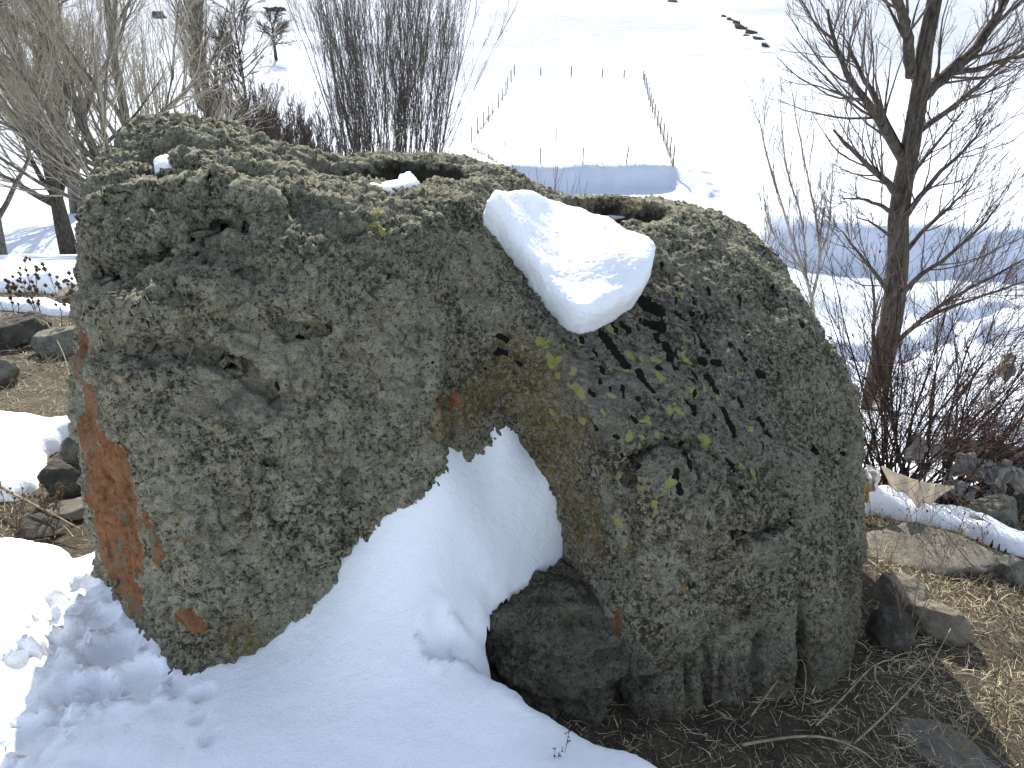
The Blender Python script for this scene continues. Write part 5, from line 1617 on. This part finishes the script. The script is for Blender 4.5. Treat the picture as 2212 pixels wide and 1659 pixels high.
fallen('fallen_twig', [(1620, 1560, .0), (1680, 1500, .05), (1720, 1475, .08), (1735, 1500, .05), (1730, 1550, .0)], .003, 'thin bent stalk arching before the boulder\'s right foot')
fallen('fallen_twig', [(1760, 1580, .0), (1830, 1530, .05), (1880, 1480, .07), (1960, 1470, .06), (2040, 1480, .03)], .0028, 'long thin stalk slanting across the shadow on the right')
fallen('fallen_twig', [(1840, 1620, .0), (1900, 1590, .05), (1990, 1510, .09), (2030, 1440, .12)], .003, 'straight thin stalk rising from shade into the sun')
fallen('fallen_twig', [(1880, 1480, .05), (1882, 1500, .03), (1920, 1530, .02), (1940, 1545, 0)], .003, 'short pale bent stalk in the shadow')

# ------------------------------------------------------------------ rags tied to the bush
def mat_cloth(name, a, b):
    n = Nodes(name)
    c = n.mix(n.noise(18, 4), a, b)
    n.b.inputs['Sheen Weight'].default_value = 0.2
    n.done(c, 0.9, n.bump(n.noise(60, 3), 0.3, 0.004), 0.1)
    # thin cloth lets some light through
    tr = n.t.nodes.new('ShaderNodeBsdfTranslucent')
    n.put(tr.inputs['Color'], c)
    mx = n.t.nodes.new('ShaderNodeMixShader')
    mx.inputs[0].default_value = 0.55
    n.link(n.b.outputs[0], mx.inputs[1]); n.link(tr.outputs[0], mx.inputs[2]); n.link(mx.outputs[0], n.out.inputs['Surface'])
    return n.m
CL_GREY = mat_cloth('rag_grey', (0.50, 0.48, 0.45), (0.66, 0.64, 0.60))
CL_WHITE = mat_cloth('rag_white', (0.66, 0.65, 0.64), (0.80, 0.79, 0.78))
CL_CREAM = mat_cloth('rag_cream', (0.60, 0.53, 0.44), (0.76, 0.69, 0.59))
CL_YEL = mat_cloth('rag_yellow', (0.60, 0.48, 0.14), (0.78, 0.66, 0.26))

def rag(u, v, Y, w, h, seed, label, mat, tails=2, name='cloth_rag'):
    """a strip of cloth knotted at (u, v), hanging in folds"""
    Rr = np.random.default_rng(seed)
    top = at(u, v, Y)
    s = Y / 0.87 / FPX
    w, h = w * s, h * s
    VV, QQ, off = [], [], 0
    for t in range(tails):
        nu, nv = 9, 14
        a, b = np.meshgrid(np.linspace(-1, 1, nu), np.linspace(0, 1, nv), indexing='ij')
        wid = w * (0.10 + 0.36 * smoothstep(0, .5, b)) * (1 - 0.55 * smoothstep(.6, 1, b))
        ln = h * Rr.uniform(.6, 1)
        sw = Rr.normal(0, .22)
        x = a * wid * .6 + sw * ln * b + (t - (tails - 1) / 2) * w * .28 * b
        y = 0.55 * wid * np.sin(a * 5 + seed + t * 2 + b * 2) * (0.4 + .6 * b) + Rr.normal(0, .02)
        tip = 0.16 * perlin(np.stack([a.ravel() * 2.3, np.full(a.size, seed + t * 3.3), 0 * a.ravel()], 1)).reshape(a.shape)
        z = -ln * (b * (1 + tip)) + 0.02 * np.sin(b * 6)
        p = np.stack([x, y, z], -1).reshape(-1, 3)
        p += 0.30 * w * np.stack([fbm(p + seed, w * .40, 3), 1.5 * fbm(p + seed + 5, w * .40, 3), 0.7 * fbm(p + seed + 9, w * .4, 3)], 1) * smoothstep(0, .25, b.ravel())[:, None]
        VV.append(p); QQ.append(grid_quads(nu, nv) + off); off += len(p)
    # the knot
    D, Qk = cube_sphere(6)
    VV.append(D * (0.16 * w, 0.13 * w, 0.12 * w) * (1 + .4 * fbm(D + seed, .7, 3))[:, None]); QQ.append(Qk + off)
    o = mesh_object(name, np.concatenate(VV), np.concatenate(QQ), mat=mat)
    o.location = [float(c) for c in top]
    md = o.modifiers.new('thickness', 'SOLIDIFY'); md.thickness = 0.0015
    return tag(o, label, 'rag', 'rags tied to the rose bush')
for k, (u, v, Y, w, h_, tl, m, tx) in enumerate([
        (1912, 835, 3.45, 34, 62, 1, CL_GREY, 'small grey rag high on the left of the rose bush'),
        (1985, 938, 3.15, 46, 62, 2, CL_GREY, 'torn grey rag hanging in the middle of the rose bush'),
        (2020, 950, 3.2, 40, 42, 1, CL_GREY, 'small drab rag right of the torn middle rag'),
        (2185, 770, 3.2, 40, 66, 2, CL_GREY, 'grey rag topmost at the right edge'),
        (2142, 852, 3.2, 36, 32, 1, CL_WHITE, 'little pale rag below the topmost right rag'),
        (2100, 985, 3.1, 60, 60, 2, CL_GREY, 'crumpled rag in the right half of the bush'),
        (2135, 1000, 3.05, 60, 52, 2, CL_WHITE, 'pale crumpled rag next to the right half crumple'),
        (2175, 1000, 3.0, 64, 66, 3, CL_GREY, 'large bunched rag at the lower right edge'),
        (2050, 1030, 3.05, 44, 42, 2, CL_GREY, 'grey knotted rag just right of the stretched cloth'),
        (2075, 1042, 3.0, 40, 44, 1, CL_GREY, 'small knotted rag, second right of the stretched cloth'),
        (2110, 1055, 3.0, 40, 44, 1, CL_WHITE, 'low pale rag dangling over the rose thicket'),
        (2135, 1062, 3.0, 26, 40, 1, CL_WHITE, 'lowest white rag strip over the dry twigs'),
        (1885, 1020, 2.72, 46, 72, 3, CL_WHITE, 'white rag bundle right beside the boulder edge'),
        (1868, 1040, 2.70, 30, 52, 2, CL_YEL, 'yellow rag peeking out behind the boulder edge')]):
    rag(u, v, Y, w, h_, 300 + k, tx, m, tl)
# cloth stretched between twigs, lower hem scalloped
nu, nv = 46, 12
a, b = np.meshgrid(np.linspace(0, 1, nu), np.linspace(0, 1, nv), indexing='ij')
e0, e1_ = at(1905, 1006, 2.72), at(2062, 1050, 2.70)
topl = e0 + (e1_ - e0) * a[..., None] + np.array([0, 0, 1]) * (-0.018 * np.sin(np.pi * a))[..., None]
dep = np.interp(a, [0, .12, .22, .3, .42, .53, .62, .70, .80, .92, 1], [.01, .05, .068, .055, .07, .098, .072, .080, .04, .022, .008]) * 1.15
cl = topl + np.stack([0.02 * b * dep, -0.25 * b * dep + 0.004 * np.sin(a * 26 + b * 3), -b * dep], -1)
cloth = mesh_object('stretched_cloth', cl.reshape(-1, 3), grid_quads(nu, nv), mat=CL_CREAM)
recentre(cloth, e0)
md = cloth.modifiers.new('thickness', 'SOLIDIFY'); md.thickness = 0.0015
tag(cloth, 'cream cloth stretched sideways below the rose bush, hem torn in scallops', 'cloth')
